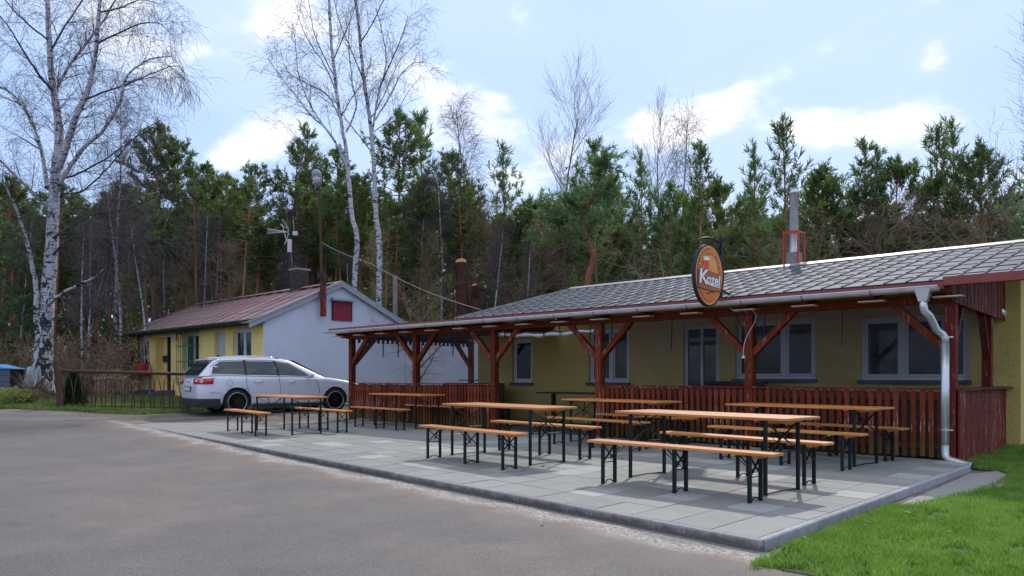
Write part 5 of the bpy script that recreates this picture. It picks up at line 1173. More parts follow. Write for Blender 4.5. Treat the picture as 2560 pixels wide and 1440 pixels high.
def blade_tuft(mb, p, d, L_, w, n, r, spread=.8):
    """needles round a shoot: slim triangles"""
    o1 = d.orthogonal().normalized(); o2 = d.cross(o1); b = len(mb.v)
    for k in range(n):
        t = (k+.5)/n; a = r.random()*6.283; q = p+d*(L_*t*.8); s = o1*math.cos(a)+o2*math.sin(a)
        nd = (d*(.55+.3*t)+s*spread*(.6+.5*r.random())).normalized(); e = q+nd*L_*(.55+.35*r.random()); wv = nd.cross(Vector((r.random()-.5, r.random()-.5, r.random()-.5))).normalized()*w*.5
        i = len(mb.v); mb.v += [tuple(q-wv), tuple(q+wv), tuple(e+wv*.5), tuple(e-wv*.5)]; mb.f.append((i, i+1, i+2, i+3)); mb.m.append(0)
def tree_from(name, tr, cr, tm, cm, label, cat='tree', M=None, group=None, smooth=True):
    M = M or I4
    e = empty(name, M, label, cat, group); build('trunk', tr, tm, e, M, smooth=smooth)
    if cr and cr.v: build('crown', cr, cm, e, M)
    kids(e); return e
# --- the big birch at the left: limbs traced from the photograph at its own distance
def birch_big():
    r = random.Random(21); tr, cr = MB(), MB(); Y = 26.; ORG = px(112, 975, Y); ORG.z = g(ORG.x, Y)
    def P(u, v, dy=0.): q = px(u, v, Y+dy); return q-ORG
    def limb(pts, w, n=5, sides=9):
        Q = []
        pp = [P(*a) for a in pts]
        for i in range(len(pp)-1):
            for k in range(n):
                t = k/n; a = pp[max(i-1, 0)]; b = pp[i]; c = pp[i+1]; d = pp[min(i+2, len(pp)-1)]
                Q.append(.5*((2*b)+(c-a)*t+(2*a-5*b+4*c-d)*t*t+(3*b-a-3*c+d)*t**3)+rv(r)*.012)
        Q.append(pp[-1]); m_ = len(Q)
        if w[0] == 50:
            tb = [(0, 50), (.08, 44), (.22, 33), (.4, 27), (.55, 23), (.7, 18), (.85, 14), (1, 10)]
            def wi(f):
                for (a, b), (c, d) in zip(tb, tb[1:]):
                    if f <= c: return b+(d-b)*(f-a)/(c-a)
                return 10
            rad = [wi(i/(m_-1))*Y/F/2 for i in range(m_)]
        else: rad = [.72*(w[0]+(w[1]-w[0])*(i/(m_-1)))*Y/F/2 for i in range(m_)]
        (tr if w[0] > 11 else cr).tube(Q, rad, sides, cap=False); return Q, rad
    mains = []
    mains.append(limb([(110, 985, 0), (108, 900, 0), (114, 800, 0), (122, 700, 0), (130, 600, 0), (134, 520, 0), (140, 430, .1), (148, 340, .2), (140, 260, .2), (128, 180, .3), (122, 80, .4), (116, -60, .5)], (50, 14), 5, 14))
    mains.append(limb([(100, 880, -.1), (92, 800, -.2), (90, 720, -.3), (80, 660, -.5), (66, 600, -.8), (40, 520, -1.2), (5, 450, -1.8)], (22, 5), 5))
    mains.append(limb([(146, 420, 0), (165, 370, -.2), (190, 290, -.4), (222, 220, -.5), (240, 120, -.6), (250, 0, -.8), (262, -80, -1)], (26, 8)))
    mains.append(limb([(148, 360, .1), (140, 240, .4), (170, 170, .6), (215, 110, .8), (262, 45, 1), (300, -20, 1.2)], (13, 5)))
    mains.append(limb([(132, 500, 0), (160, 440, -.5), (210, 370, -.9), (262, 320, -1.2), (300, 250, -1.4), (318, 190, -1.5), (370, 150, -1.6), (430, 140, -1.8)], (17, 3)))
    mains.append(limb([(118, 470, 0), (108, 400, .5), (90, 330, .8), (60, 270, 1.1), (30, 235, 1.3), (-30, 200, 1.6)], (16, 4)))
    mains.append(limb([(135, 230, .2), (100, 190, -.3), (60, 130, -.7), (30, 80, -1), (0, 40, -1.2)], (10, 3)))
    mains.append(limb([(126, 520, 0), (80, 480, -.6), (30, 430, -1), (-20, 380, -1.5)], (14, 4)))
    mains.append(limb([(140, 440, 0), (180, 440, .8), (260, 400, 1.2), (330, 350, 1.5), (380, 320, 1.6)], (9, 2)))
    mains.append(limb([(128, 600, 0), (170, 570, -.6), (235, 535, -1), (310, 525, -1.3), (370, 500, -1.5), (430, 490, -1.6)], (10, 2)))
    mains.append(limb([(130, 640, 0), (170, 600, -.9), (220, 590, -1.4), (300, 598, -1.8), (390, 595, -2), (440, 620, -2)], (8, 2)))
    mains.append(limb([(112, 770, -.1), (145, 740, -.6), (190, 715, -.9), (240, 690, -1.2), (262, 670, -1.4)], (13, 3)))
    mains.append(limb([(134, 480, 0), (200, 480, 1), (260, 430, 1.3), (330, 350, 1.6), (400, 300, 1.8)], (8, 2)))
    mains.append(limb([(210, 250, -.5), (260, 230, -.7), (320, 210, -.9), (390, 180, -1), (440, 165, -1.1), (470, 190, -1.2)], (7, 1.5)))
    mains.append(limb([(240, 110, -.6), (290, 85, -.8), (350, 60, -.9), (400, 60, -1), (430, 90, -1)], (7, 1.5)))
    mains.append(limb([(248, 30, -.7), (300, 20, -.9), (350, 0, -1), (400, 10, -1.1)], (6, 2)))
    mains.append(limb([(125, 130, .3), (160, 70, .8), (200, 10, 1.2), (240, -40, 1.5)], (8, 3)))
    mains.append(limb([(120, 100, .3), (70, 60, .1), (30, 20, .0), (-10, -30, 0)], (7, 3)))
    PP = dict(seg=[6, 5, 4], wander=[.16, .2, .14], up=[.03, -.10, -.34], rmin=.0032, split=0, sides=[4, 3, 3], n=[5.2, 6.2, 0], t0=[.1, .1, 0], ang=[42, 45, 40], len=[.85, .75, 0], taper=[.3, .3, 0], rr=[.5, .6, .6], perm=True)
    for qi, (Q, rad) in enumerate(mains):
        L_ = sum((Q[i+1]-Q[i]).length for i in range(len(Q)-1)); st = 0.
        start = .42 if qi == 0 else (.35 if qi == 1 else .18)
        n = int(L_*(1-start)*5.0)
        for k in range(n):
            t = start+(1-start)*(k+r.random())/n; i = min(len(Q)-2, int(t*(len(Q)-1))); q = Q[i].lerp(Q[i+1], r.random()); ax = (Q[i+1]-Q[i]).normalized()
            o = Matrix.Rotation(r.random()*6.283, 3, ax) @ ax.orthogonal().normalized(); a = R(r.uniform(30, 60)); nd = ax*math.cos(a)+o*math.sin(a)
            if (q+ORG).z > 14.5: continue
            grow(tr, cr, q, nd, r.uniform(.7, 2.1)*(1.15-.5*t), min(.016, rad[i]*.4), 0, PP, r)
    return tree_from('birch_tree', tr, cr, 'birch', 'twig', 'large white barked birch with drooping bare twigs at the left edge', M=Matrix.Translation(ORG))
birch_big()
def birch_pair():
    for (base, pts, w, lab, seed, extra) in (
        ((800, 30.5), [(880, 800), (886, 700), (893, 600), (880, 540), (872, 440), (866, 380), (852, 300), (838, 200), (828, 100), (822, 0), (818, -60)], (22, 9), 'left one of two tall slender birches behind the house gable', 31,
         [([(868, 420), (830, 340), (780, 290), (740, 240), (700, 190), (672, 150)], (9, 2)), ([(862, 390), (800, 300), (770, 250), (745, 180), (738, 100), (730, 60)], (7, 2)), ([(852, 300), (820, 240), (770, 210), (720, 180), (700, 120)], (7, 2)), ([(866, 330), (890, 270), (880, 200), (872, 100), (880, 20)], (8, 3)),
          ([(845, 240), (810, 160), (770, 100), (745, 40)], (7, 2)), ([(850, 300), (870, 260), (910, 200), (930, 140)], (5, 2)), ([(835, 190), (800, 120), (780, 60), (770, -20)], (5, 2)), ([(868, 430), (800, 400), (740, 340), (700, 300)], (4, 1)), ([(833, 150), (860, 90), (880, 40), (900, -20)], (5, 2))]),
        ((940, 31.5), [(943, 800), (948, 700), (947, 600), (938, 520), (936, 440), (932, 370), (925, 300), (912, 220), (902, 120), (890, 0), (884, -60)], (24, 10), 'right one of two tall slender birches behind the house gable', 32,
         [([(930, 360), (936, 290), (950, 220), (965, 160), (958, 90), (940, 20)], (9, 3)), ([(938, 300), (975, 240), (1000, 190), (1030, 160), (1062, 155)], (7, 2)), ([(950, 215), (980, 150), (1005, 90), (1020, 40)], (6, 2)), ([(908, 200), (880, 130), (850, 60), (835, 0)], (7, 2)),
          ([(930, 380), (890, 330), (850, 280), (800, 240)], (5, 2)), ([(900, 110), (930, 60), (960, 0), (980, -40)], (6, 2)), ([(935, 330), (985, 290), (1020, 230), (1060, 180)], (4, 1)), ([(925, 300), (960, 240), (1000, 150), (1055, 100)], (5, 1)), ([(938, 440), (970, 400), (1000, 340)], (4, 1))])):
        r = random.Random(seed); tr, cr = MB(), MB(); Y = base[1]; ORG = px(base[0]+130, 900, Y); ORG = px(pts[0][0], 900, Y); ORG.z = g(ORG.x, Y)
        def limb(pt, w, dy):
            pp = [px(u, v, Y+dy*i/(len(pt)-1))-ORG for i, (u, v) in enumerate(pt)]
            if dy == 0: pp[0].z = -.1
            Q = []
            for i in range(len(pp)-1):
                for k in range(5):
                    t = k/5; a = pp[max(i-1, 0)]; b = pp[i]; c = pp[i+1]; d = pp[min(i+2, len(pp)-1)]
                    Q.append(.5*((2*b)+(c-a)*t+(2*a-5*b+4*c-d)*t*t+(3*b-a-3*c+d)*t**3)+rv(r)*.015)
            Q.append(pp[-1]); m_ = len(Q); rad = [.62*(w[0]+(w[1]-w[0])*(i/(m_-1)))*Y/F/2 for i in range(m_)]; (tr if w[0] > 6 else cr).tube(Q, rad, 7, cap=False); return Q, rad
        mains = [limb(pts, w, 0)]+[limb(p, ww, r.uniform(-1.5, 1.5)) for p, ww in extra]
        PP = dict(seg=[6, 5, 4], wander=[.14, .18, .14], up=[.06, -.03, -.25], rmin=.0035, split=0, sides=[4, 3, 3], n=[4.6, 5.0, 0], t0=[.1, .1, 0], ang=[38, 42, 40], len=[.7, .5, 0], taper=[.3, .3, 0], rr=[.5, .6, .6], perm=True)
        for qi, (Q, rad) in enumerate(mains):
            L_ = sum((Q[i+1]-Q[i]).length for i in range(len(Q)-1)); start = .58 if qi == 0 else .2; n = int(L_*(1-start)*4.6)
            for k in range(n):
                t = start+(1-start)*(k+r.random())/n; i = min(len(Q)-2, int(t*(len(Q)-1))); q = Q[i].lerp(Q[i+1], r.random()); ax = (Q[i+1]-Q[i]).normalized()
                o = Matrix.Rotation(r.random()*6.283, 3, ax) @ ax.orthogonal().normalized(); a = R(r.uniform(25, 50)); nd = ax*math.cos(a)+o*math.sin(a)
                grow(tr, cr, q, nd, r.uniform(.6, 1.7)*(1.15-.5*t), min(.011, rad[i]*.4), 0, PP, r)
        tree_from('birch_tree', tr, cr, 'birch', 'twig', lab, M=Matrix.Translation(ORG))
birch_pair()
# --- prototypes; all are copied with their trunk and crown
def bare_tree(seed, H, style):
    r = random.Random(seed); tr, cr = MB(), MB()
    if style == 'birch': P = dict(seg=[10, 6, 5, 3], wander=[.05, .12, .16, .15], up=[.04, .06, -.02, -.25], rmin=.0035, split=1, sides=[8, 4, 3, 3], n=[26, 9, 6, 0], t0=[.38, .15, .1, 0], ang=[34, 35, 40, 0], len=[2.6, .95, .6, 0], taper=[.75, .4, .3, 0], rr=[.4, .5, .6, .6]); r0 = H*.0085
    elif style == 'poplar': P = dict(seg=[10, 7, 5, 4], wander=[.07, .10, .12, .12], up=[.05, .16, .12, .05], rmin=.0035, split=2, sides=[8, 5, 3, 3], n=[20, 10, 6, 0], t0=[.28, .15, .1, 0], ang=[36, 32, 35, 0], len=[4.6, 1.8, .8, 0], taper=[.55, .4, .3, 0], rr=[.5, .5, .6, .6]); r0 = H*.009
    elif style == 'scrub': P = dict(seg=[6, 6, 5, 4], wander=[.16, .18, .2, .2], up=[.05, .04, .0, -.05], rmin=.004, split=1, sides=[7, 4, 3, 3], n=[11, 7, 5, 0], t0=[.15, .12, .1, 0], ang=[50, 45, 45, 0], len=[2.6, 1.3, .7, 0], taper=[.3, .4, .3, 0], rr=[.55, .5, .6, .6]); r0 = H*.024
    else: P = dict(seg=[8, 6, 5, 3], wander=[.06, .14, .18, .2], up=[.04, .10, .04, 0], rmin=.005, split=1, sides=[6, 4, 3, 3], n=[22, 9, 5, 0], t0=[.22, .15, .1, 0], ang=[38, 38, 42, 0], len=[2.3, .9, .5, 0], taper=[.6, .4, .3, 0], rr=[.5, .5, .6, .6]); r0 = H*.008
    grow(tr, cr, Vector((0, 0, -.2)), Vector((r.uniform(-.06, .06), r.uniform(-.06, .06), 1)).normalized(), H, r0, 0, P, r)
    return tr, cr
def pine(seed, H, c0, spread, young=False, bend=.03, nb=None):
    """c0: where the crown starts (share of height)"""
    r = random.Random(seed); tr, cr = MB(), MB(); pts = []; p = Vector((0, 0, -.2)); d = Vector((0, 0, 1)); ns = 14
    for i in range(ns+1):
        pts.append(p.copy()); d = (d+rv(r)*bend+Vector((0, 0, .08))).normalized(); p = p+d*(H*.97+.2)/ns
    R0 = H*.0105 if not young else H*.009
    tr.tube(pts, [max(.012, R0*(1-.93*(i/ns)**1.1)) for i in range(ns+1)], 8, cap=False)
    def at(t): i = min(ns-1, int(t*ns)); return pts[i].lerp(pts[i+1], t*ns-i)
    nwh = nb or (18 if young else 17)
    for w in range(nwh):
        t = c0+(1-c0)*(w+.5*r.random())/nwh; h = (t-c0)/(1-c0); per = r.randint(4, 6) if young else r.randint(3, 5); a0 = r.random()*6.28
        if young: prof = spread*(1-h)**.72*(.95+.1*r.random())+.18; elv = R(24+36*h)
        else: prof = spread*(math.sin(min(1, (h*.9+.16))*math.pi)**.6)*(.7+.5*r.random()); elv = R(-8+62*h*r.uniform(.7, 1.2))
        for k in range(per):
            a = a0+6.283*k/per+r.uniform(-.35, .35); L_ = prof*(r.uniform(.35, 1.2) if young else r.uniform(.6, 1.15)); q = at(min(.99, t+r.uniform(-.01, .01)))
            if young and r.random() < .12: continue
            bd = Vector((math.cos(a)*math.cos(elv), math.sin(a)*math.cos(elv), math.sin(elv))); bp = [q]; dd = bd.copy(); nsg = 5
            for i in range(nsg): dd = (dd+rv(r)*.12+Vector((0, 0, .10 if i > 1 else -.02))).normalized(); bp.append(bp[-1]+dd*L_/nsg)
            tr.tube(bp, [max(.006, R0*.26*(1-h*.5)*(1-.8*i/nsg)) for i in range(nsg+1)], 4, cap=False)
            nt_ = max(2, int(L_*(4.2 if young else 7)))
            for j in range(nt_):
                f = (.18 if young else .38)+(.82 if young else .62)*(j+r.random())/nt_; i = min(nsg-1, int(f*nsg)); b = bp[i].lerp(bp[i+1], f*nsg-i); ax = (bp[i+1]-bp[i]).normalized()
                sd_ = (ax*.6+rv(r)*.7+Vector((0, 0, .45))).normalized(); sl_ = r.uniform(.15, .42)*(1 if young else 1.2)*(1-.35*h)
                for m_ in range(2 if young else 3):
                    s0 = b+sd_*sl_*(m_*.55)+rv(r)*.06; blade_tuft(cr, s0, (sd_+rv(r)*.35).normalized(), r.uniform(.17, .27), .034 if young else .042, 8, r)
            blade_tuft(cr, bp[-1], (dd+Vector((0, 0, .5))).normalized(), .30, .032, 12, r, .5)
    tip = pts[-1]; 
    for j in range(5): blade_tuft(cr, tip+Vector((0, 0, -.18*j)), Vector((0, 0, 1)), .26, .028, 12, r, .45)
    return tr, cr
far_off = Matrix.Translation((0, 0, 0))
PROTO = {}
def proto(key, name, tr, cr, tm, cm, H): PROTO[key] = [name, mesh(tr, tm, True), mesh(cr, cm), H]
for i in range(3): tr, cr = pine(100+i, 15, .52, 1.9+.3*i); proto('tall%d' % i, 'pine_tree', tr, cr, 'pinebark', 'needle', 15)
for i in range(2): tr, cr = pine(140+i, 15, .68, 1.7, bend=.02, nb=10); proto('stem%d' % i, 'pine_tree', tr, cr, 'pinebark', 'needle', 15)
for i in range(4): tr, cr = pine(200+i, 10, .10, 1.75+.2*(i % 2), True, .02); proto('young%d' % i, 'pine_tree', tr, cr, 'pinebark', 'needle' if i % 2 else 'needle2', 10)
for i in range(3): tr, cr = pine(170+i, 11, .14, 2.3+.25*i, nb=24, bend=.04); proto('bushy%d' % i, 'pine_tree', tr, cr, 'pinebark', 'needle2' if i == 1 else 'needle', 11)
for i in range(3): tr, cr = bare_tree(300+i, 11, 'birch'); proto('birch%d' % i, 'birch_tree', tr, cr, 'birch', 'twig', 11)
for i in range(2): tr, cr = bare_tree(330+i, 12, 'poplar'); proto('poplar%d' % i, 'bare_tree', tr, cr, 'greybark', 'browntwig', 12)
for i in range(3): tr, cr = bare_tree(360+i, 8, 'sapling'); proto('sapling%d' % i, 'bare_tree', tr, cr, 'brownbark', 'browntwig' if i else 'oliv_twig', 8)
for i in range(2): tr, cr = bare_tree(390+i, 4.6, 'scrub'); proto('scrub%d' % i, 'bare_tree', tr, cr, 'brownbark', 'browntwig', 5.6)
def plant(key, x, y, H, label, group=None, rz=None, wide=1., tilt=0.):
    nm, tm, cm, H0 = PROTO[key]; s = H/H0; r = rz if rz is not None else rng.random()*6.28
    M = Matrix.Translation((x, y, g(x, y))) @ Matrix.Rotation(tilt, 4, 'Y') @ Matrix.Rotation(r, 4, 'Z') @ Matrix.Diagonal((s*wide, s*wide, s, 1))
    e = empty(nm, M, label, 'tree', group); link('trunk', tm, e, M); link('crown', cm, e, M); return e
def plant_px(key, u, vtop, Y, label, group=None, **k):
    x = (u-1280)/F*Y; H = EYE+(HZ-vtop)*Y/F-g(x, Y); return plant(key, x, Y, H, label, group, **k)
rng = random.Random(77)
SKY = [ # key, column, top, distance, label
 ('tall0', 385, 290, 42, 'tall spreading pine with reddish trunk, leftmost treetop clear of the big birch'), ('tall1', 450, 330, 43, 'tall pine just right of the leftmost clear pine top, crown leaning over'),
 ('tall2', 500, 388, 44, 'dark pine on the right shoulder of the left pine clump'), ('tall1', 560, 420, 50, 'lower pine closing the left clump before the gap of sky'), ('tall0', 600, 455, 56, 'small distant pine in the gap between clump and lone pine'),
 ('stem0', 652, 400, 44, 'slim pine with rounded top standing alone in the sky gap'), ('stem1', 718, 336, 45, 'pine with open rounded crown left of the birch pair'), ('young1', 772, 316, 44, 'pointed dense pine between the lone pines and birch pair'),
 ('tall2', 825, 350, 47, 'pine filling in behind the left birch of the pair'), ('tall0', 1000, 262, 43, 'broad tallest pine right behind the birch pair'), ('young0', 1070, 288, 46, 'slim pointed young pine beside the broad tallest pine'),
 ('tall1', 1120, 362, 47, 'dark pine at the left of the lone slender birch'), ('birch0', 1180, 262, 41, 'slender birch with drooping top standing above the pollarded trunk'), ('young2', 1275, 350, 45, 'narrow pine between the slender birch and large bare tree'),
 ('poplar0', 1375, 265, 39, 'large bare tree with fan shaped crown above the roof start'), ('bushy2', 1440, 440, 38, 'pine showing behind the fan shaped bare tree'), ('young0', 1498, 356, 33, 'open young pine with upright tufts left of the sign'), ('bushy0', 1545, 425, 37, 'bushy pine between the two open young pines'), ('young2', 1600, 378, 35, 'thin young pine above and left of the sign'),
 ('poplar0', 1645, 330, 42, 'tall thin bare tree with pale trunk between the pines over the sign'), ('birch1', 1725, 300, 45, 'slight bare tree showing behind the pine over the sign'), ('young3', 1752, 346, 32, 'full young pine with candle shoots straight above the sign'), ('bushy1', 1690, 440, 34, 'lower pine at the left foot of the pine above the sign'), ('bushy2', 1820, 430, 37, 'pine between the sign pine and flue pipe'),
 ('young2', 1880, 360, 34, 'pointed pine left of the flue pipe'), ('young3', 1968, 288, 33, 'tallest pointed pine directly behind the flue pipe'), ('bushy0', 2030, 410, 36, 'rounded pine right of the flue pipe'), ('bushy1', 2085, 395, 37, 'low pine second right from the flue pipe'),
 ('young1', 2165, 350, 37, 'double topped pine right of centre above the tiled roof'), ('young2', 2202, 355, 36, 'pine touching the double topped one on its right'), ('bushy2', 2275, 370, 36, 'ragged pine between the double topped pine and the twin spires'), ('young3', 2350, 303, 35, 'left one of the twin pine spires at the right'), ('young2', 2396, 292, 36, 'right one of the twin pine spires at the right'),
 ('bushy0', 2475, 338, 33, 'dark pine before the right frame edge'), ('young0', 2560, 300, 28, 'dark green pine cut by the right frame edge'), ('poplar0', 2590, 140, 30, 'bare dark limbed tree reaching in from the right frame edge'),
 ('birch2', 285, 262, 36, 'smaller hazy birch directly behind the big birch'), ('birch1', 205, 560, 31, 'thin leaning birch trunk right of the big birch'), ('birch0', 300, 470, 33, 'forked white birch second right of the big one'), ('birch2', 375, 560, 32, 'crooked birch left of the yellow house roof'),
 ('birch1', 545, 520, 40, 'bent birch showing over the house roof'), ('birch0', 740, 500, 38, 'birch behind the television aerial'), ('birch2', 1045, 440, 37, 'thin birch right of the birch pair'), ('birch1', 1095, 430, 36, 'multi stemmed pale birch left of the pollarded trunk'), ('birch0', 1235, 560, 31, 'leaning thin birch right of the pollarded trunk'), ('birch1', 1330, 600, 31, 'straight thin white birch over the left roof end'),
 ('bushy0', 60, 440, 38, 'dark pine behind the big birch at the left edge'), ('young2', 215, 640, 36, 'low dark pine right behind the big birch trunk'), ('bushy1', 10, 520, 33, 'dark spreading conifer cut by the left frame edge')]
for k, u, v, Y, lab in SKY: plant_px(k, u, v, Y, lab, wide=1.05 if k.startswith('young') else 1.)
GP = 'tall pines packed in the forest behind'
for Y, n, v0_, v1_, ks in ((40, 16, 420, 560, 1), (46, 22, 440, 540, 1), (53, 24, 450, 560, 1), (62, 26, 480, 580, 1), (72, 26, 520, 600, 1)):
    for i in range(n):
        u = -60+2700*(i+rng.random())/n; x = (u-1280)/F*Y
        if u > 1350: v = rng.uniform(500, 620)
        elif 560 < u < 700: v = rng.uniform(540, 620)
        else: v = rng.uniform(v0_, v1_)
        key = rng.choice(['stem0', 'stem1', 'stem0', 'tall0', 'tall2']) if u < 1300 else rng.choice(['young0', 'bushy0', 'bushy1', 'bushy2', 'young3', 'bushy1'])
        plant_px(key, u, v, Y+rng.uniform(-2.5, 2.5), 'one of the packed forest pines with dark crown behind the buildings', GP)
for i in range(34):
    u = -40+1330*(i+rng.random())/34; plant_px(rng.choice(['stem0', 'stem1']), u, rng.uniform(430, 560), rng.uniform(35.5, 42), 'one of the reddish trunked pines standing at the front of the forest', 'bare stemmed pines at the forest front', tilt=rng.uniform(-.03, .03))
for Y, n in ((35, 22), (39, 24), (44, 22)):
    for i in range(n):
        u = -40+2640*(i+rng.random())/n
        v = rng.uniform(520, 680) if u < 1300 else rng.uniform(500, 620)
        plant_px(rng.choice(['sapling0', 'sapling1', 'sapling2', 'birch0', 'birch2', 'sapling1']), u, v, Y+rng.uniform(-2, 2), 'one of the thin bare saplings between the forest pines', 'bare saplings in the forest edge', tilt=rng.uniform(-.12, .12))
for i in range(14):                 # low conifers closing the forest floor
    u = (-40+500*(i+rng.random())/4) if i < 4 else (1150+1450*(i-4+rng.random())/10); plant_px(rng.choice(['young1', 'young2', 'young3']), u, rng.uniform(640, 760), rng.uniform(33, 44), 'one of the low dark conifers in the undergrowth', 'low conifers in the undergrowth', wide=1.3)
for u, v, Y, lab in ((2085, 530, 22, 'gnarled bare bush rising over the roof right of the flue pipe'), (2165, 500, 23, 'wide bare apple like tree over the middle of the tiled roof'), (2310, 520, 22, 'tangled bare bush over the right part of the tiled roof'), (2420, 440, 24, 'bare crooked tree beside the twin pine spires'),
    (1560, 620, 25, 'low bare bush behind the roof left of the sign'), (1905, 560, 26, 'bare bush just left of the flue pipe'), (1030, 700, 31, 'bare bush behind the gable of the house'), (1225, 650, 35, 'pale twiggy bush around the pollarded trunk')):
    plant_px('scrub%d' % rng.randint(0, 1), u, v, Y, lab, wide=1.15)
# brown twiggy undergrowth at the forest foot
def brush():
    r = random.Random(9); mb = MB()
    P = dict(seg=[4, 3, 2], wander=[.2, .25, .2], up=[.05, .02, 0], rmin=.006, split=0, sides=[3, 3, 3], n=[5, 3, 0], t0=[.2, .2, 0], ang=[40, 45, 0], len=[.8, .4, 0], taper=[.3, .3, 0], rr=[.6, .6, .6])
    for k in range(520):
        u = r.uniform(-60, 700) if k % 3 else r.uniform(-60, 1400); Y = r.uniform(28.5, 36) if u < 330 else r.uniform(36, 41); x = (u-1280)/F*Y
        grow(mb, mb, Vector((x, Y, g(x, Y))), (Vector((0, 0, 1))+rv(r)*.4).normalized(), r.uniform(1.0, 2.6), .014, 0, P, r)
    tag(build('undergrowth', mb, 'browntwig'), 'brown twiggy undergrowth at the foot of the forest', 'undergrowth', kind='stuff')
    mb = MB()
    for k in range(9000):
        u = r.uniform(-60, 700) if k % 3 else r.uniform(-60, 1400); Y = r.uniform(29, 36) if u < 330 else r.uniform(36, 41); x = (u-1280)/F*Y; p = Vector((x, Y, g(x, Y)+r.random()**1.5*2.4)); a, b = rv(r)*.05, rv(r)*.05; mb.face([p-a, p+b, p+a, p-b])
    tag(build('brown_leaves', mb, 'dryleaf'), 'dry brown leaves still hanging in the undergrowth', 'leaves', kind='stuff')
brush()
# far wood that closes the view between the trunks
def crooked():
    r = random.Random(12); tr, cr = MB(), MB(); Y = 27.; O = px(1463, 900, Y); O.z = g(O.x, Y)
    pp = [px(u, v, Y)-O for u, v in ((1463, 930), (1468, 716), (1478, 665), (1483, 636), (1472, 612), (1463, 590), (1457, 560), (1468, 520), (1488, 480), (1500, 430), (1505, 390))]
    Q = []
    for i in range(len(pp)-1):
        for k in range(4):
            t = k/4; a = pp[max(i-1, 0)]; b = pp[i]; c = pp[i+1]; d = pp[min(i+2, len(pp)-1)]; Q.append(.5*((2*b)+(c-a)*t+(2*a-5*b+4*c-d)*t*t+(3*b-a-3*c+d)*t**3))
    n = len(Q); tr.tube(Q, [.125-.10*i/n for i in range(n)], 9, cap=False)
    for k in range(46):
        i = int(n*(.45+.53*(k/46))); b0 = Q[min(n-1, i)]; a = r.random()*6.283; L_ = r.uniform(.8, 2.3)*(1.15-.7*k/46); dd = Vector((math.cos(a), math.sin(a), r.uniform(-.1, .5))).normalized(); bp = [b0]
        for j in range(5): dd = (dd+rv(r)*.25+Vector((0, 0, .05))).normalized(); bp.append(bp[-1]+dd*L_/5)
        tr.tube(bp, [.035*(1-.8*j/5) for j in range(6)], 4, cap=False)
        for j in range(int(L_*12)):
            f = .3+.7*r.random(); q = bp[int(f*4.99)].lerp(bp[min(5, int(f*4.99)+1)], r.random()); sd_ = (rv(r)+Vector((0, 0, .35))+dd*.5).normalized()
            for m_ in range(2): blade_tuft(cr, q+sd_*.2*m_+rv(r)*.05, sd_, r.uniform(.16, .26), .03, 9, r)
    tree_from('pine_tree', tr, cr, 'redtrunk', 'needle2', 'crooked pine with a bare twisting orange red trunk left of the sign', M=Matrix.Translation(O))
crooked()
def farwood():
    rg = np.random.default_rng(4); n = 60000; u = rg.uniform(-200, 2760, n); Y = rg.uniform(78, 96, n); x = (u-1280)/F*Y
    top = np.where(u > 1300, 16.5, 15.0)+2.2*np.sin(u*.011)+1.2*np.sin(u*.037+1)+.9*np.sin(u*.09); top = np.where((u > 570) & (u < 690), top-3.5, top)
    z = .3+top*rg.random(n)**.8; s = rg.uniform(.25, .6, n); V = np.zeros((n, 4, 3), np.float32)
    for k in range(4):
        d = rg.normal(size=(n, 3)); d /= np.linalg.norm(d, axis=1)[:, None]; V[:, k] = np.stack([x, Y, z], 1)+d*s[:, None]
    me = bpy.data.meshes.new('far_wood'); me.vertices.add(n*4); me.vertices.foreach_set('co', V.ravel()); me.loops.add(n*4); me.loops.foreach_set('vertex_index', np.arange(n*4, dtype=np.int32)); me.polygons.add(n); me.polygons.foreach_set('loop_start', np.arange(n, dtype=np.int32)*4)
    me.update(calc_edges=True); me.validate(); me.materials.append(MT['needle']); tag(link('far_wood', me), 'far dark wood closing the view between the trunks', 'wood', kind='stuff')
farwood()
# ------------------------------------------------------------------ garden plants
def cone_bush(x, y, H, W, m, lab, n=5000, seed=1, name='conifer_shrub'):
    r = random.Random(seed); tr, cr = MB(), MB(); tr.tube([(0, 0, -.05), (0, 0, H*.8)], [.04, .01], 6)
    for i in range(n):
        h = r.random()**1.15; a = r.random()*6.283; rad = W*(1-h)**.75*(.8+.25*noise.noise(Vector((math.cos(a)*2, math.sin(a)*2, h*4+seed)))+.1)*(r.random()**.28)
        p = Vector((rad*math.cos(a), rad*math.sin(a), h*H)); d = (Vector((math.cos(a), math.sin(a), .9))+rv(r)*.5).normalized()*.075; w = rv(r)*.02; cr.face([p-w, p+w, p+d+w*.5, p+d-w*.5])
    return tree_from(name, tr, cr, 'brownbark', m, lab, 'shrub', trs(x, y, g(x, y)))
cone_bush(px(185, 1000, 22.6).x, 22.6, 1.05, .40, 'thuja', 'small dark cone shaped conifer just behind the railing post', 6000)
def leafy(x, y, H, W, lab, m='hedge', n=2200, seed=3):
    r = random.Random(seed); tr, cr = MB(), MB()
    for k in range(9): e = Vector((r.uniform(-W, W)*.8, r.uniform(-.4, .4), H*.8)); tr.tube([(e.x*.3, 0, -.03), e*.6, e], .012, 4)
    for i in range(n):
        k = i % 14; c = Vector((W*math.sin(k*2.4)*.8, .35*math.cos(k*1.7), H*(.35+.45*abs(math.sin(k*1.3))))); p = c+rv(r)*(.22*r.random()**.4); a, b = rv(r)*.045, rv(r)*.03; cr.face([p-a, p+b, p+a, p-b])
    return tree_from('garden_bush', tr, cr, 'brownbark', m, lab, 'shrub', trs(x, y, g(x, y)))
leafy(px(5, 1000, 23).x, 23, .42, .75, 'yellow green leafy bush at the left frame edge below the bin')
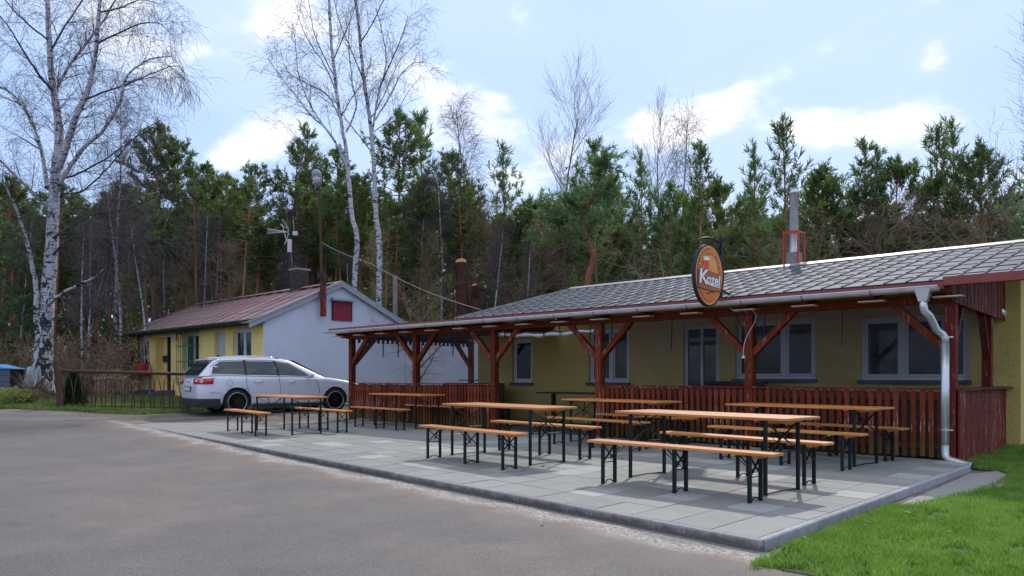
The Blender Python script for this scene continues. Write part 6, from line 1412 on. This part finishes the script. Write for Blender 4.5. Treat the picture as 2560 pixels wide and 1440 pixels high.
leafy(px(48, 1000, 22.5).x, 22.5, .36, .40, 'smaller yellow green bush right beside the leftmost one', n=1100, seed=5)
def twigbush(u, Y, H, lab, seed, heads=False, n=16):
    r = random.Random(seed); tr, cr = MB(), MB(); x = (u-1280)/F*Y
    P = dict(seg=[5, 3], wander=[.1, .15], up=[.05, .03], rmin=.005, split=9, sides=[3, 3], n=[5, 0], t0=[.3, 0], ang=[30, 0], len=[.4, 0], taper=[.3, 0], rr=[.6, .6])
    for k in range(n):
        d = (Vector((0, 0, 1))+Vector((r.uniform(-.5, .5), r.uniform(-.5, .5), 0))).normalized(); grow(tr, tr, Vector((r.uniform(-.15, .15), r.uniform(-.1, .1), 0)), d, H*r.uniform(.7, 1.1), .009, 0, P, r)
        if heads:
            c = d*H*r.uniform(.75, 1.1)
            for j in range(45): p = c+Vector((r.gauss(0, .07), r.gauss(0, .07), r.gauss(0, .03))); a, b = rv(r)*.025, rv(r)*.025; cr.face([p-a, p+b, p+a, p-b])
    e = empty('twiggy_bush', trs(x, Y, g(x, Y)), lab, 'shrub'); build('stems', tr, 'browntwig', e, trs(x, Y, g(x, Y)))
    if cr.v: build('flower_heads', cr, 'drybloom', e, trs(x, Y, g(x, Y)))
twigbush(75, 22.6, .95, 'bare twiggy bush standing before the tin sheet', 4, n=22); twigbush(112, 22.8, .6, 'small bare bush left of the railing post', 6, n=10)
twigbush(275, 24.5, 1.0, 'bare hydrangea with dried pale flower heads behind the railing', 7, True, 18); twigbush(308, 25, .8, 'smaller hydrangea with dry heads by the house corner', 8, True, 10)
twigbush(245, 23.8, .6, 'low brown bush behind the middle of the railing', 9, n=14)
# smoke from the flue
sm_ = bpy.data.materials.new('smoke'); sm_.use_nodes = True; t = sm_.node_tree; t.nodes.remove(t.nodes['Principled BSDF']); pv = N(t, 'ShaderNodeVolumePrincipled'); pv.inputs['Color'].default_value = (.55, .65, .8, 1)
tcx = N(t, 'ShaderNodeTexCoord'); gr = N(t, 'ShaderNodeTexGradient', gradient_type='SPHERICAL'); L(t, tcx.outputs['Object'], gr.inputs[0]); nn = N(t, 'ShaderNodeTexNoise'); nn.inputs['Scale'].default_value = 2.2; nn.inputs['Detail'].default_value = 4; L(t, tcx.outputs['Object'], nn.inputs['Vector'])
L(t, M_(t, 'MULTIPLY', M_(t, 'MULTIPLY', gr.outputs[1], MAPR(t, nn.outputs[0], .45, .7)), 2.2), pv.inputs['Density']); L(t, pv.outputs[0], t.nodes['Material Output'].inputs['Volume']); MT['smoke'] = sm_
top_ = FB @ Vector((ca, cb, zc(471)))
mb = MB(); mb.lathe([(0, -1)]+[(math.cos(a), math.sin(a)) for a in [R(-75+15*i) for i in range(11)]]+[(0, 1)], 16)
o = build('smoke', mb, 'smoke', None, Matrix.Translation(top_+Vector((-.12, .1, .12))) @ Matrix.Rotation(.5, 4, 'Y') @ Matrix.Diagonal((.32, .3, .22, 1))); tag(o, 'thin bluish smoke puff at the top of the flue pipe', 'smoke', kind='stuff')
